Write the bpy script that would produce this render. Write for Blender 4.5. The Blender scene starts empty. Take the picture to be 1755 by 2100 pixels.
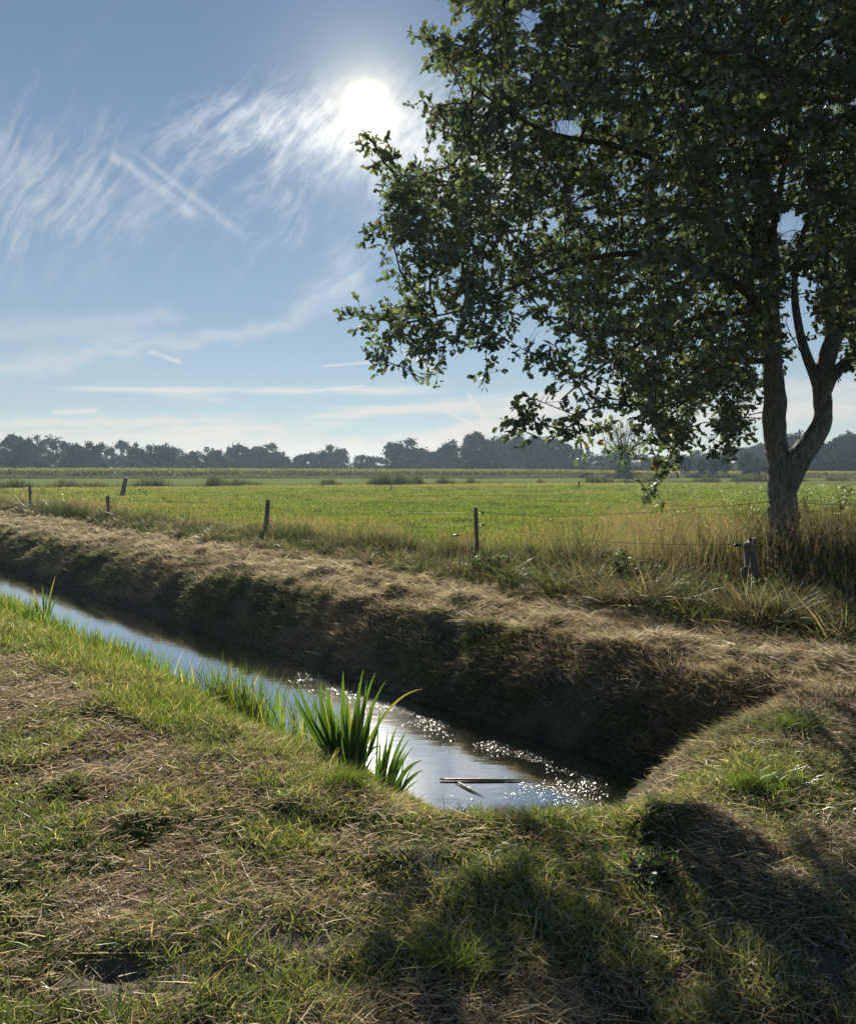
import bpy, math, random
import numpy as np
from math import radians as R
rng = np.random.default_rng(7)
random.seed(7)
scene = bpy.context.scene
COL = scene.collection

# ------------------------------------------------------------------ camera
PITCH = math.atan(84/1510.0)
EYE = 1.6
cam_d = bpy.data.cameras.new('camera')
cam = bpy.data.objects.new('camera', cam_d); COL.objects.link(cam)
cam.location = (0, 0, EYE)
cam.rotation_euler = (math.pi/2 - PITCH, 0, 0)
cam_d.sensor_fit = 'VERTICAL'; cam_d.sensor_height = 24.0
cam_d.lens = 24.0*1510/2100
cam_d.clip_start = 0.05; cam_d.clip_end = 5000
scene.camera = cam
CP, SP = math.cos(PITCH), math.sin(PITCH)
def ray(px, py):
    """direction (x, y, z) through a point of the 1755 x 2100 picture, scaled to y = 1"""
    a = (px-877.5)/1510.0; b = (1050-py)/1510.0
    y = b*SP+CP; z = b*CP-SP
    return np.array([a/y, 1.0, z/y])
def at(px, py, Y):
    r = ray(px, py); return np.array([r[0]*Y, Y, EYE+r[2]*Y])
def onz(px, py, z=0.0):
    r = ray(px, py); Y = (z-EYE)/r[2]; return np.array([r[0]*Y, Y, z])
def proj(P):
    P = np.asarray(P, float); x, y, z = P[..., 0], P[..., 1], P[..., 2]-EYE
    f = y*CP-z*SP; u = y*SP+z*CP
    f = np.where(f < .05, .05, f)
    return 877.5+1510*x/f, 1050-1510*u/f

# ------------------------------------------------------------------ sun and sky
sr = ray(752, 222); sr = sr/np.linalg.norm(sr)
SUN_EL = math.asin(sr[2]); SUN_AZ = math.atan2(sr[0], sr[1])     # azimuth from +Y towards +X
SKY_STRENGTH = 0.05
SUN_STRENGTH = 4.8
scene.view_settings.view_transform = 'Standard'
scene.view_settings.look = 'None'
scene.view_settings.gamma = 1.0
scene.view_settings.exposure = 1.12
scene.view_settings.use_curve_mapping = False

sun_d = bpy.data.lights.new('sun', 'SUN'); sun = bpy.data.objects.new('sun', sun_d); COL.objects.link(sun)
sun_d.energy = SUN_STRENGTH; sun_d.angle = R(0.5); sun_d.color = (1.0, 0.93, 0.80)
sun.rotation_euler = (math.pi/2-SUN_EL, 0, math.pi-SUN_AZ)
sun.location = (0, 0, 30)

class NT:
    """small helper to write node trees"""
    def __init__(s, tree): s.t = tree; s.n = tree.nodes; s.l = tree.links
    def new(s, typ, **kw):
        n = s.n.new(typ)
        for k, v in kw.items(): setattr(n, k, v)
        return n
    def put(s, sock, v):
        if hasattr(v, 'is_output'): s.l.new(v, sock)
        else: sock.default_value = v
    def m(s, op, a, b=0.0, c=None, clamp=False):
        n = s.n.new('ShaderNodeMath'); n.operation = op; n.use_clamp = clamp
        s.put(n.inputs[0], a); s.put(n.inputs[1], b)
        if c is not None: s.put(n.inputs[2], c)
        return n.outputs[0]
    def vm(s, op, a, b=(0, 0, 0), out=0):
        n = s.n.new('ShaderNodeVectorMath'); n.operation = op
        s.put(n.inputs[0], a); s.put(n.inputs[1], b); return n.outputs[out]
    def smooth(s, x, lo, hi, a=0.0, b=1.0):
        n = s.n.new('ShaderNodeMapRange'); n.interpolation_type = 'SMOOTHSTEP'
        s.put(n.inputs[0], x); n.inputs[1].default_value = lo; n.inputs[2].default_value = hi
        n.inputs[3].default_value = a; n.inputs[4].default_value = b
        return n.outputs[0]
    def noise(s, vec, scale, detail=4, rough=.55, dist=0.0, dim='3D'):
        n = s.n.new('ShaderNodeTexNoise'); n.noise_dimensions = dim
        s.put(n.inputs['Vector'], vec); n.inputs['Scale'].default_value = scale
        n.inputs['Detail'].default_value = detail; n.inputs['Roughness'].default_value = rough
        n.inputs['Distortion'].default_value = dist
        return n.outputs['Fac']
    def comb(s, x, y, z=0.0):
        n = s.n.new('ShaderNodeCombineXYZ'); s.put(n.inputs[0], x); s.put(n.inputs[1], y); s.put(n.inputs[2], z); return n.outputs[0]
    def mix(s, f, a, b, typ='MIX'):
        n = s.n.new('ShaderNodeMix'); n.data_type = 'RGBA'; n.blend_type = typ; n.clamp_factor = True
        s.put(n.inputs['Factor'], f)
        for k, v in (('A', a), ('B', b)):
            q = [i for i in n.inputs if i.name == k and i.type == 'RGBA'][0]
            s.put(q, v if hasattr(v, 'is_output') else (tuple(v)+(1,))[:4])
        return [o for o in n.outputs if o.type == 'RGBA'][0]

world = bpy.data.worlds.new('World'); scene.world = world; world.use_nodes = True
W = NT(world.node_tree); W.n.clear()
sky = W.new('ShaderNodeTexSky', sky_type='NISHITA')
sky.sun_disc = False; sky.sun_elevation = SUN_EL; sky.sun_rotation = SUN_AZ
sky.altitude = 0; sky.air_density = 1.0; sky.dust_density = 0.0; sky.ozone_density = 1.6
tc = W.new('ShaderNodeTexCoord'); dirv = tc.outputs['Generated']
sep = W.new('ShaderNodeSeparateXYZ'); W.l.new(dirv, sep.inputs[0])
ysafe = W.m('MAXIMUM', sep.outputs[1], 0.02)
S_ = W.m('DIVIDE', sep.outputs[0], ysafe); T_ = W.m('DIVIDE', sep.outputs[2], ysafe)
front = W.smooth(sep.outputs[1], 0.03, 0.2)
st = W.comb(S_, T_, 0.0)
def sxy(px, py): r = ray(px, py); return r[0], r[2]
def axes(x0, y0, ang):
    dx = W.m('SUBTRACT', S_, x0); dy = W.m('SUBTRACT', T_, y0); c, s = math.cos(ang), math.sin(ang)
    p = W.m('ADD', W.m('MULTIPLY', dx, c), W.m('MULTIPLY', dy, s))
    q = W.m('ADD', W.m('MULTIPLY', dx, -s), W.m('MULTIPLY', dy, c))
    return p, q
warpn = W.new('ShaderNodeTexNoise'); W.l.new(st, warpn.inputs['Vector']); warpn.inputs['Scale'].default_value = 5; warpn.inputs['Detail'].default_value = 3
warp = W.vm('SUBTRACT', warpn.outputs['Color'], (.5, .5, .5))
wsep = W.new('ShaderNodeSeparateXYZ'); W.l.new(warp, wsep.inputs[0])
clouds = []
NSH = W.noise(st, 26, 3, .6)                                   # shared lumps
NB1 = W.noise(W.comb(W.m('MULTIPLY', S_, 1.0), W.m('MULTIPLY', T_, 5.0), 11.0), 9, 4, .62)   # level breaks
NB2 = W.noise(st, 60, 2, .6)
def patch(px, py, rx, ry, mang, fang, lo, hi, amt, fs=9.0, stretch=5.0, seed=0.0, wamp=.10):
    """a fallstreak field: soft elliptic mask (mang) filled with fibres along fang"""
    x0, y0 = sxy(px, py); mp, mq = axes(x0, y0, R(mang))
    d = W.m('ADD', W.m('POWER', W.m('DIVIDE', mp, rx/1510.), 2), W.m('POWER', W.m('DIVIDE', mq, ry/1510.), 2))
    mask = W.m('EXPONENT', W.m('MULTIPLY', d, -1.0))
    p, q = axes(x0, y0, R(fang))
    p = W.m('ADD', p, W.m('MULTIPLY', wsep.outputs[0], wamp)); q = W.m('ADD', q, W.m('MULTIPLY', wsep.outputs[1], wamp))
    n = W.noise(W.comb(p, W.m('MULTIPLY', q, stretch), seed), fs, 5, .66, .3)
    v = W.m('ADD', n, W.m('MULTIPLY', W.m('SUBTRACT', NSH, .5), .35))
    v = W.m('ADD', v, W.m('MULTIPLY', W.m('SUBTRACT', mask, .55), .3))
    v = W.smooth(v, lo, hi)
    clouds.append(W.m('MULTIPLY', W.m('MULTIPLY', v, mask), amt))
def streak(a, b, w0, w1, amt, rough=.5, seed=0.0, fs=14.0, sag=0.0, comb_=0.0):
    """a contrail or thin bank between two points, w0..w1 wide"""
    x0, y0 = sxy(*a); x1, y1 = sxy(*b); L = math.hypot(x1-x0, y1-y0)
    p, q = axes(x0, y0, math.atan2(y1-y0, x1-x0))
    t = W.m('DIVIDE', p, L)
    ends = W.m('MULTIPLY', W.smooth(t, 0, .18), W.smooth(t, .82, 1.0, 1.0, 0.0))
    if sag: q = W.m('ADD', q, W.m('MULTIPLY', W.m('MULTIPLY', t, W.m('SUBTRACT', 1.0, t)), sag/1510.))
    q = W.m('ADD', q, W.m('MULTIPLY', W.m('SUBTRACT', NSH, .5), w0*2.2/1510.))
    wd = W.m('ADD', w0/1510., W.m('MULTIPLY', t, (w1-w0)/1510.))
    g = W.m('EXPONENT', W.m('MULTIPLY', W.m('POWER', W.m('ABSOLUTE', W.m('DIVIDE', q, wd)), 2), -1.0))
    v = W.m('MULTIPLY', W.m('MULTIPLY', ends, g), W.smooth(NB2 if comb_ else NB1, .44-rough*.5, .46+rough*.2))
    clouds.append(W.m('MULTIPLY', v, amt))
# cirrus fields
patch(70, 380, 210, 230, 60, 62, .42, .88, .75, 7, 5.5, 1.0)
patch(290, 420, 260, 140, 10, 50, .45, .95, .55, 8, 5, 3.0)
patch(480, 260, 280, 90, 8, 38, .44, .88, .75, 9, 5, 4.0)
patch(640, 290, 190, 110, -20, 40, .38, .85, .85, 10, 4, 5.0)
patch(780, 290, 170, 130, -10, 60, .36, .82, .85, 10, 4, 6.0)
patch(560, 440, 190, 130, 30, 60, .50, .95, .45, 11, 4, 8.0)
patch(700, 560, 230, 80, 42, 40, .44, .95, .45, 8, 5, 9.0)
patch(990, 350, 190, 190, 0, 50, .30, .75, .95, 9, 4, 15.0)
# contrails and thin banks
streak((205, 298), (432, 465), 8, 14, .40, .80, 11, 20, 0, 5)
streak((262, 300), (520, 500), 6, 10, .32, .85, 12, 20, 0, 5)
streak((-250, 800), (330, 695), 30, 24, 0.49, .5, 13, 6, 25)
streak((180, 715), (640, 660), 22, 9, 0.43, .5, 14, 9, 30)
streak((580, 670), (760, 560), 9, 45, 0.35, .6, 15, 9)
streak((300, 720), (380, 745), 4, 5, 0.95, .3, 16, 22)
streak((60, 795), (960, 800), 5, 9, 0.90, .5, 17, 12, 14)
streak((300, 800), (480, 822), 12, 6, 0.51, .5, 18, 12)
streak((600, 806), (760, 790), 2.5, 2.5, 0.65, .2, 19, 12)
streak((570, 862), (1180, 805), 6, 14, 0.87, .4, 20, 9, 6)
streak((620, 836), (1300, 850), 4, 12, 0.58, .4, 21, 9)
streak((-150, 868), (560, 858), 10, 9, 0.80, .5, 22, 8, 6)
streak((100, 845), (210, 842), 5, 6, 0.87, .3, 23, 22)
streak((-200, 905), (700, 882), 22, 12, 0.72, .5, 24, 7)
streak((300, 925), (1100, 905), 20, 18, 0.80, .5, 25, 6)
streak((860, 920), (1200, 800), 12, 26, 0.87, .4, 26, 9)
streak((935, 905), (1000, 855), 4, 5, 0.95, .2, 27, 22)
streak((955, 800), (1010, 880), 3, 5, 0.87, .3, 28, 22)
streak((905, 838), (1000, 885), 2.5, 4, 0.87, .3, 29, 22)
streak((820, 715), (905, 765), 5, 11, 0.95, .3, 30, 22)
streak((650, 752), (780, 742), 3, 3, 0.72, .3, 31, 22)
streak((1000, 890), (1900, 820), 24, 30, 0.87, .5, 32, 6)
streak((1100, 800), (2000, 790), 14, 22, 0.65, .5, 33, 7)
streak((-300, 955), (2200, 950), 40, 40, 0.65, .3, 34, 4)
streak((-100, 690), (420, 640), 30, 14, .30, .5, 35, 6, 10)
streak((330, 880), (760, 868), 6, 9, .6, .5, 36, 8)
streak((100, 925), (520, 880), 8, 14, .6, .5, 37, 8)
streak((560, 935), (960, 925), 10, 10, .6, .5, 38, 8)
streak((760, 905), (1060, 868), 6, 12, .6, .5, 39, 8)
tot = clouds[0]
for c in clouds[1:]: tot = W.m('ADD', tot, c)
tot = W.m('MULTIPLY', W.m('MINIMUM', tot, .95), front)
# angle from the sun
cosang = W.vm('DOT_PRODUCT', dirv, tuple(float(v) for v in sr), 1)
ang = W.m('ARCCOSINE', W.m('MINIMUM', cosang, 0.9999999))
angd = W.m('MULTIPLY', ang, 180/math.pi)
near = W.m('EXPONENT', W.m('MULTIPLY', W.m('POWER', W.m('DIVIDE', angd, 12.0), 2), -1.0))
mid = W.m('EXPONENT', W.m('MULTIPLY', W.m('DIVIDE', angd, 2.0), -1.0))
core = W.m('EXPONENT', W.m('MULTIPLY', W.m('POWER', W.m('DIVIDE', angd, .85), 2), -1.0))
sky_c = W.mix(1.0, sky.outputs[0], (SKY_STRENGTH,)*3, 'MULTIPLY')
SKYMIX = W.vm('DIVIDE', sky_c, W.vm('ADD', W.vm('MULTIPLY', sky_c, (1.9, 1.5, 1.25)), (1, 1, 1)))
lum = W.m('ADD', .34, W.m('MULTIPLY', near, .14))
cc = W.new('ShaderNodeCombineColor')
warm = W.smooth(T_, .30, .05)
W.put(cc.inputs[0], W.m('MULTIPLY', lum, W.m('ADD', .99, W.m('MULTIPLY', warm, .10)))); W.put(cc.inputs[1], lum); W.put(cc.inputs[2], W.m('MULTIPLY', lum, W.m('SUBTRACT', 1.02, W.m('MULTIPLY', warm, .10))))
skycl = W.mix(W.m('MULTIPLY', tot, .8), SKYMIX, cc.outputs[0])
gl = W.m('ADD', W.m('MULTIPLY', core, 4.0), W.m('MULTIPLY', mid, .62))
gc = W.new('ShaderNodeCombineColor')
W.put(gc.inputs[0], gl); W.put(gc.inputs[1], W.m('MULTIPLY', gl, .86)); W.put(gc.inputs[2], W.m('MULTIPLY', gl, .54))
fin = W.mix(1.0, skycl, gc.outputs[0], 'ADD')
bg = W.new('ShaderNodeBackground'); W.l.new(fin, bg.inputs[0]); bg.inputs[1].default_value = 1.0
wo = W.new('ShaderNodeOutputWorld'); W.l.new(bg.outputs[0], wo.inputs[0])
world.cycles.sampling_method = 'MANUAL'; world.cycles.sample_map_resolution = 512
scene.cycles.max_bounces = 6; scene.cycles.diffuse_bounces = 3; scene.cycles.glossy_bounces = 3
scene.cycles.transmission_bounces = 4; scene.cycles.transparent_max_bounces = 4
scene.cycles.volume_bounces = 0
scene.cycles.sample_clamp_indirect = 6.0

# ------------------------------------------------------------------ numeric helpers
def _h(ix, iy, seed):
    h = (ix.astype(np.int64)*374761393 + iy.astype(np.int64)*668265263 + seed*974634777) & 0xffffffff
    h = ((h ^ (h >> 13))*1274126177) & 0xffffffff
    h = h ^ (h >> 16)
    return (h & 0xffffff)/float(0xffffff)
def vnoise(x, y, seed=0):
    x = np.asarray(x, float); y = np.asarray(y, float)
    ix = np.floor(x); iy = np.floor(y); fx = x-ix; fy = y-iy
    ix = ix.astype(np.int64); iy = iy.astype(np.int64)
    fx = fx*fx*(3-2*fx); fy = fy*fy*(3-2*fy)
    a = _h(ix, iy, seed); b = _h(ix+1, iy, seed); c = _h(ix, iy+1, seed); d = _h(ix+1, iy+1, seed)
    return (a*(1-fx)+b*fx)*(1-fy)+(c*(1-fx)+d*fx)*fy
def fbm(x, y, oct=4, seed=0, gain=.5):
    v = 0; a = 1; s = 0
    for o in range(oct):
        v = v+a*vnoise(x*2**o+o*17.3, y*2**o-o*9.1, seed+o*31); s += a; a *= gain
    return v/s
def sst(x, a, b):
    t = np.clip((x-a)/(b-a), 0, 1); return t*t*(3-2*t)
DU = np.array([-.702, .712]); DU = DU/np.linalg.norm(DU); NV = np.array([DU[1], -DU[0]])
def uv(x, y): return x*DU[0]+y*DU[1], x*NV[0]+y*NV[1]
def xy(u, v): return u*DU[0]+v*NV[0], u*DU[1]+v*NV[1]
WATER = -0.75
def hbase(x, y):
    u, v = uv(x, y)
    wob = (fbm(u*.35, v*0+3, 3, 5)-.5)*.28
    wob2 = (fbm(u*1.3, v*.4, 3, 8)-.5)*.22
    rn = 2.28+(fbm(u*.8, v*0+1, 2, 9)-.5)*.25
    zn = (v-rn)/(3.52-2.28)*.75
    zf = (5.92+wob*.5+wob2*.5-v)/(5.92-5.14)*.75
    ze = (u-(1.62+.10*(v-3.5)+(fbm(v*1.5, v*0+4, 3, 11)-.5)*.40))/.90*.75
    zc = (y-(3.42+(fbm(x*1.2, x*0+6, 2, 13)-.5)*.16))/1.15*.75
    k = .09
    d = np.minimum(np.minimum(zn, zf), np.minimum(ze, zc))
    # smooth the rim
    d = np.where(d > k, d, np.where(d < -k, 0, (d+k)**2/(4*k)))
    d = np.minimum(d, .75+.22)
    return -d
def height(x, y):
    u, v = uv(x, y); r = np.hypot(x, y)
    z = hbase(x, y)
    dep = np.clip(-z/.75, 0, 1)
    nearf = sst(v, 2.6, 2.2)
    z = z + nearf*((fbm(x*1.1, y*1.1, 3, 21)-.5)*.09+(fbm(x*5, y*5, 4, 22)-.5)*.055)
    hay = sst(v, 5.7, 6.0)*sst(v, 8.4, 7.6)
    z = z + hay*((fbm(x*2.4, y*2.4, 3, 23)-.45)*.26+(fbm(x*6, y*6, 3, 24)-.5)*.16)
    z = z + dep*((fbm(x*3, y*3, 4, 25)-.5)*.20)*sst(dep, 0, .3)*sst(dep, 1.02, .7)+(fbm(u*.9, v*1.3, 3, 28)-.5)*.20*sst(dep, .02, .2)*sst(dep, .95, .5)
    # raised lip along the far shoulder
    z = z - .05*sst(v, 6.6, 5.9)*sst(v, 5.5, 5.9)*sst(u, 1.6, 2.6)
    # the fringe stands on a slight rise
    z = z + .05*np.exp(-((v-8.9)/.8)**2)
    z = z + sst(v, 9.5, 14)*((fbm(x*.25, y*.25, 3, 27)-.5)*.16)*sst(r, 9, 20)
    # the heap of cut grass lying on the dam
    for hx, hy, hr, hh in HEAPS:
        z = z + hh*np.exp(-(((x-hx)/hr)**2+((y-hy)/(hr*.6))**2))*(.75+.5*fbm(x*9, y*9, 2, 33))
    return z
def _hp(px, py, r, h):
    p = onz(px, py); return (p[0], p[1], r, h)
HEAPS = [_hp(1340, 1700, .13, .11), _hp(1430, 1715, .14, .11), _hp(1500, 1745, .16, .11), _hp(1460, 1790, .12, .05), _hp(1330, 1720, .08, .07),
         _hp(600, 1660, .18, .05), _hp(240, 2000, .08, -.06), _hp(400, 1960, .07, -.04), _hp(690, 2010, .1, -.04), _hp(300, 1700, .15, .05), _hp(120, 1620, .18, .05), _hp(820, 1760, .12, .04), _hp(1600, 1830, .15, .05)]
def ground_hit(px, py):
    """where a line of sight through the picture point first meets the ground"""
    r = ray(px, py); Y = np.arange(1.0, 60, .01); z = EYE+r[2]*Y; h = height(r[0]*Y, Y); i = int(np.argmax(z < h))
    return np.array([r[0]*Y[i], Y[i], h[i]])

def add_mesh(name, V, F, C=None, mat=None, smooth=False, parent=None, attr2=None):
    V = np.asarray(V, np.float32); F = np.asarray(F, np.int32)
    me = bpy.data.meshes.new(name)
    me.vertices.add(len(V)); me.vertices.foreach_set('co', V.ravel())
    k = F.shape[1]
    me.loops.add(F.size); me.loops.foreach_set('vertex_index', F.ravel())
    me.polygons.add(len(F)); me.polygons.foreach_set('loop_start', np.arange(0, F.size, k, dtype=np.int32))
    me.polygons.foreach_set('loop_total', np.full(len(F), k, np.int32))
    if smooth: me.polygons.foreach_set('use_smooth', np.ones(len(F), bool))
    if C is not None:
        a = me.color_attributes.new('Col', 'FLOAT_COLOR', 'POINT')
        c = np.ones((len(V), 4), np.float32); c[:, :3] = C; a.data.foreach_set('color', c.ravel())
    me.update(); me.validate()
    if mat: me.materials.append(mat)
    o = bpy.data.objects.new(name, me); COL.objects.link(o)
    if parent: o.parent = parent
    return o
def tag(o, label=None, cat=None, group=None, kind=None):
    if label: o['label'] = label
    if cat: o['category'] = cat
    if group: o['group'] = group
    if kind: o['kind'] = kind
    return o
def thing(name, loc, label, cat, group=None, rz=0.0):
    o = bpy.data.objects.new(name, None); COL.objects.link(o); o.location = loc; o.rotation_euler = (0, 0, rz)
    o.empty_display_size = .1
    return tag(o, label, cat, group)
def nrm(a): return a/np.maximum(np.linalg.norm(a, axis=-1, keepdims=True), 1e-9)
def ribbons(P, D, B, L, Wd, C, segs=2, prof=None, tipc=None, face=None):
    """n tapered blades. P roots, D unit directions, B bend vectors, L lengths, Wd widths, C colours"""
    n = len(P); P = np.asarray(P, float); L = np.asarray(L)[:, None]; Wd = np.asarray(Wd)[:, None]
    if face is None:
        q = rng.normal(size=(n, 3)); q[:, 2] *= .3
        S = nrm(np.cross(D, q))
    else: S = face
    nv = 2*segs+1
    V = np.zeros((n, nv, 3), np.float32); CC = np.zeros((n, nv, 3), np.float32)
    if tipc is None: tipc = C
    for i in range(segs):
        t = i/segs; w = (prof[i] if prof else (1-.75*t*t))*.5
        c = P+D*L*t+B*L*t*t
        V[:, 2*i] = c-S*Wd*w; V[:, 2*i+1] = c+S*Wd*w
        cc = C*(1-t)+tipc*t; CC[:, 2*i] = cc; CC[:, 2*i+1] = cc
    V[:, -1] = P+D*L+B*L; CC[:, -1] = tipc
    T = []
    for i in range(segs-1):
        a = 2*i; T += [(a, a+1, a+3), (a, a+3, a+2)]
    a = 2*(segs-1); T.append((a, a+1, a+2))
    F = (np.array(T, np.int64)[None]+(np.arange(n)*nv)[:, None, None]).reshape(-1, 3)
    return V.reshape(-1, 3), F, CC.reshape(-1, 3)
def join(parts):
    Vs, Fs, Cs = [], [], []; o = 0
    for V, F, C in parts:
        Vs.append(V); Fs.append(F+o); Cs.append(C); o += len(V)
    return np.concatenate(Vs), np.concatenate(Fs), np.concatenate(Cs)
def tube(pts, rad, sides=8, col=(.1, .1, .1), cap=True, irr=0.0, seed=0):
    pts = np.asarray(pts, float); rad = np.asarray(rad, float)*np.ones(len(pts)); n = len(pts)
    d = np.gradient(pts, axis=0) if n > 1 else np.array([[0, 0, 1.]]); d = nrm(d)
    ref = np.array([0.13, 1, .07]) if abs(d[0][1]) < .8 else np.array([1, .1, 0.])
    V = []
    for i in range(n):
        a = nrm(np.cross(d[i], ref)); b = np.cross(d[i], a)
        th = np.arange(sides)*2*math.pi/sides
        rr = rad[i]*(1+irr*(vnoise(np.cos(th)*1.6+7+seed, np.sin(th)*1.6+i*.35, 5)-.5)*2) if irr else rad[i]*np.ones(sides)
        V.append(pts[i]+np.outer(np.cos(th)*rr, a)+np.outer(np.sin(th)*rr, b))
    V = np.concatenate(V); F = []
    for i in range(n-1):
        for j in range(sides):
            a = i*sides+j; b = i*sides+(j+1) % sides
            F += [(a, b, b+sides), (a, b+sides, a+sides)]
    if cap:
        V = np.vstack([V, pts[0], pts[-1]]); m = n*sides
        for j in range(sides):
            F.append((m, (j+1) % sides, j)); F.append((m+1, (n-1)*sides+j, (n-1)*sides+(j+1) % sides))
    return V, np.array(F), np.tile(np.array(col, float), (len(V), 1))
def spline(pts, n=6):
    """Catmull-Rom through rows of pts"""
    p = np.asarray(pts, float); p = np.vstack([2*p[0]-p[1], p, 2*p[-1]-p[-2]]); out = []
    for i in range(1, len(p)-2):
        for k in range(n):
            t = k/n
            out.append(.5*((2*p[i])+(-p[i-1]+p[i+1])*t+(2*p[i-1]-5*p[i]+4*p[i+1]-p[i+2])*t*t+(-p[i-1]+3*p[i]-3*p[i+1]+p[i+2])*t**3))
    out.append(p[-2]); return np.array(out)
def box(x0, x1, y0, y1, z0, z1, col=(.3, .3, .3)):
    V = np.array([(x, y, z) for x in (x0, x1) for y in (y0, y1) for z in (z0, z1)], float)
    Q = [(0, 1, 3, 2), (4, 6, 7, 5), (0, 4, 5, 1), (2, 3, 7, 6), (0, 2, 6, 4), (1, 5, 7, 3)]
    F = [t for q in Q for t in ((q[0], q[1], q[2]), (q[0], q[2], q[3]))]
    return V, np.array(F), np.tile(np.array(col, float), (8, 1))

# ------------------------------------------------------------------ materials
def mat_new(name):
    m = bpy.data.materials.new(name); m.use_nodes = True; t = NT(m.node_tree); t.n.clear()
    out = t.new('ShaderNodeOutputMaterial'); return m, t, out
def foliage(name, trans=.5, gloss=.06, rough=.35, tcol=(1.5, 1.35, .7)):
    m, t, out = mat_new(name)
    a = t.new('ShaderNodeAttribute', attribute_name='Col')
    df = t.new('ShaderNodeBsdfDiffuse'); t.l.new(a.outputs['Color'], df.inputs[0])
    tr = t.new('ShaderNodeBsdfTranslucent'); t.l.new(t.mix(1.0, a.outputs['Color'], tcol, 'MULTIPLY'), tr.inputs[0])
    mx = t.new('ShaderNodeMixShader'); mx.inputs[0].default_value = trans
    t.l.new(df.outputs[0], mx.inputs[1]); t.l.new(tr.outputs[0], mx.inputs[2])
    gl = t.new('ShaderNodeBsdfGlossy'); gl.inputs['Roughness'].default_value = rough
    m2 = t.new('ShaderNodeMixShader'); m2.inputs[0].default_value = gloss
    t.l.new(mx.outputs[0], m2.inputs[1]); t.l.new(gl.outputs[0], m2.inputs[2])
    t.l.new(m2.outputs[0], out.inputs[0]); return m
M_grass = foliage('grass_blades', .5, .09, .38)
M_tall = foliage('rank_grass', .42, .06, .42, (1.25, 1.18, .80))
M_hay = foliage('dry_stalks', .40, .045, .5, (1.2, 1.1, .85))
M_leaf = foliage('oak_leaves', .42, .09, .5, (1.4, 1.45, .75))
M_iris = foliage('iris_leaves', .42, .08, .35, (1.5, 1.45, .5))
M_far = foliage('far_foliage', .3, .0, .5, (1.3, 1.3, .7))
M_crop = foliage('crop_leaves', .5, .03, .5, (1.4, 1.3, .7))
def plain(name, col, rough=.8, bump=0.0, bscale=30, var=.3, vscale=4, stretch=(1, 1, 1), metallic=0.0, coord='Object'):
    m, t, out = mat_new(name)
    b = t.new('ShaderNodeBsdfPrincipled'); tcx = t.new('ShaderNodeTexCoord')
    mp = t.new('ShaderNodeMapping'); t.l.new(tcx.outputs[coord], mp.inputs[0]); mp.inputs['Scale'].default_value = stretch
    n = t.noise(mp.outputs[0], vscale, 6, .6)
    c = t.mix(t.smooth(n, .3, .7), tuple(x*(1-var) for x in col), tuple(min(1, x*(1+var)) for x in col))
    t.l.new(c, b.inputs['Base Color']); b.inputs['Roughness'].default_value = rough; b.inputs['Metallic'].default_value = metallic
    if bump:
        bn = t.new('ShaderNodeBump'); bn.inputs['Strength'].default_value = bump; bn.inputs['Distance'].default_value = .02
        t.l.new(t.noise(mp.outputs[0], bscale, 5, .65), bn.inputs['Height']); t.l.new(bn.outputs[0], b.inputs['Normal'])
    t.l.new(b.outputs[0], out.inputs[0]); return m
# bark: vertical furrows
M_bark, t, out = mat_new('oak_bark')
b = t.new('ShaderNodeBsdfPrincipled'); tcx = t.new('ShaderNodeTexCoord')
mp = t.new('ShaderNodeMapping'); t.l.new(tcx.outputs['Object'], mp.inputs[0]); mp.inputs['Scale'].default_value = (1, 1, .16)
n1 = t.noise(mp.outputs[0], 34, 6, .65, .6)
mp2 = t.new('ShaderNodeMapping'); t.l.new(tcx.outputs['Object'], mp2.inputs[0]); mp2.inputs['Scale'].default_value = (1, 1, .7)
n2 = t.noise(mp2.outputs[0], 5, 5, .6)
c1 = t.mix(t.smooth(n1, .35, .65), (.075, .073, .070), (.26, .25, .225))
c1 = t.mix(t.smooth(n2, .45, .75, 0, .65), c1, (.11, .13, .075))
t.l.new(c1, b.inputs['Base Color']); b.inputs['Roughness'].default_value = .9
bn = t.new('ShaderNodeBump'); bn.inputs['Strength'].default_value = .9; bn.inputs['Distance'].default_value = .025
t.l.new(n1, bn.inputs['Height']); t.l.new(bn.outputs[0], b.inputs['Normal']); t.l.new(b.outputs[0], out.inputs[0])
M_post = plain('weathered_post_wood', (.16, .13, .105), .85, .6, 40, .35, 14, (1, 1, .12))
M_oldpost = plain('old_oak_post_wood', (.15, .135, .115), .9, .9, 26, .45, 9, (1, 1, .12))
M_black = plain('black_plastic', (.018, .018, .020), .35, 0, 30, .2)
M_red = plain('red_plastic', (.62, .035, .02), .4, 0, 30, .15)
M_wire = plain('rusty_wire', (.07, .055, .045), .8, 0, 30, .3, 20, (1, 1, 1), .0)
M_tape = plain('white_electric_cord', (.30, .31, .30), .5, 0, 30, .1)
M_twig = plain('twig_bark', (.075, .062, .048), .9)
M_brick = plain('farmhouse_brick', (.26, .14, .10), .9, 0, 30, .2, 1)
M_roof = plain('dark_roof_tiles', (.10, .09, .09), .8, 0, 30, .2, 1)
M_trim = plain('white_trim', (.8, .8, .78), .6, 0, 30, .05)
M_glass = plain('dark_window_glass', (.03, .035, .04), .15, 0, 30, .1)
M_barn = plain('grey_barn_wall', (.22, .22, .21), .8, 0, 30, .2, 1)
M_pale = plain('pale_stake_wood', (.55, .50, .42), .8, .5, 40, .25, 12, (1, 1, .2))
M_stone = plain('pale_stone', (.42, .33, .29), .8, .3, 30, .2, 10)
M_wool = plain('dark_wool', (.05, .045, .042), .95, .4, 30, .3, 6)

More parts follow.
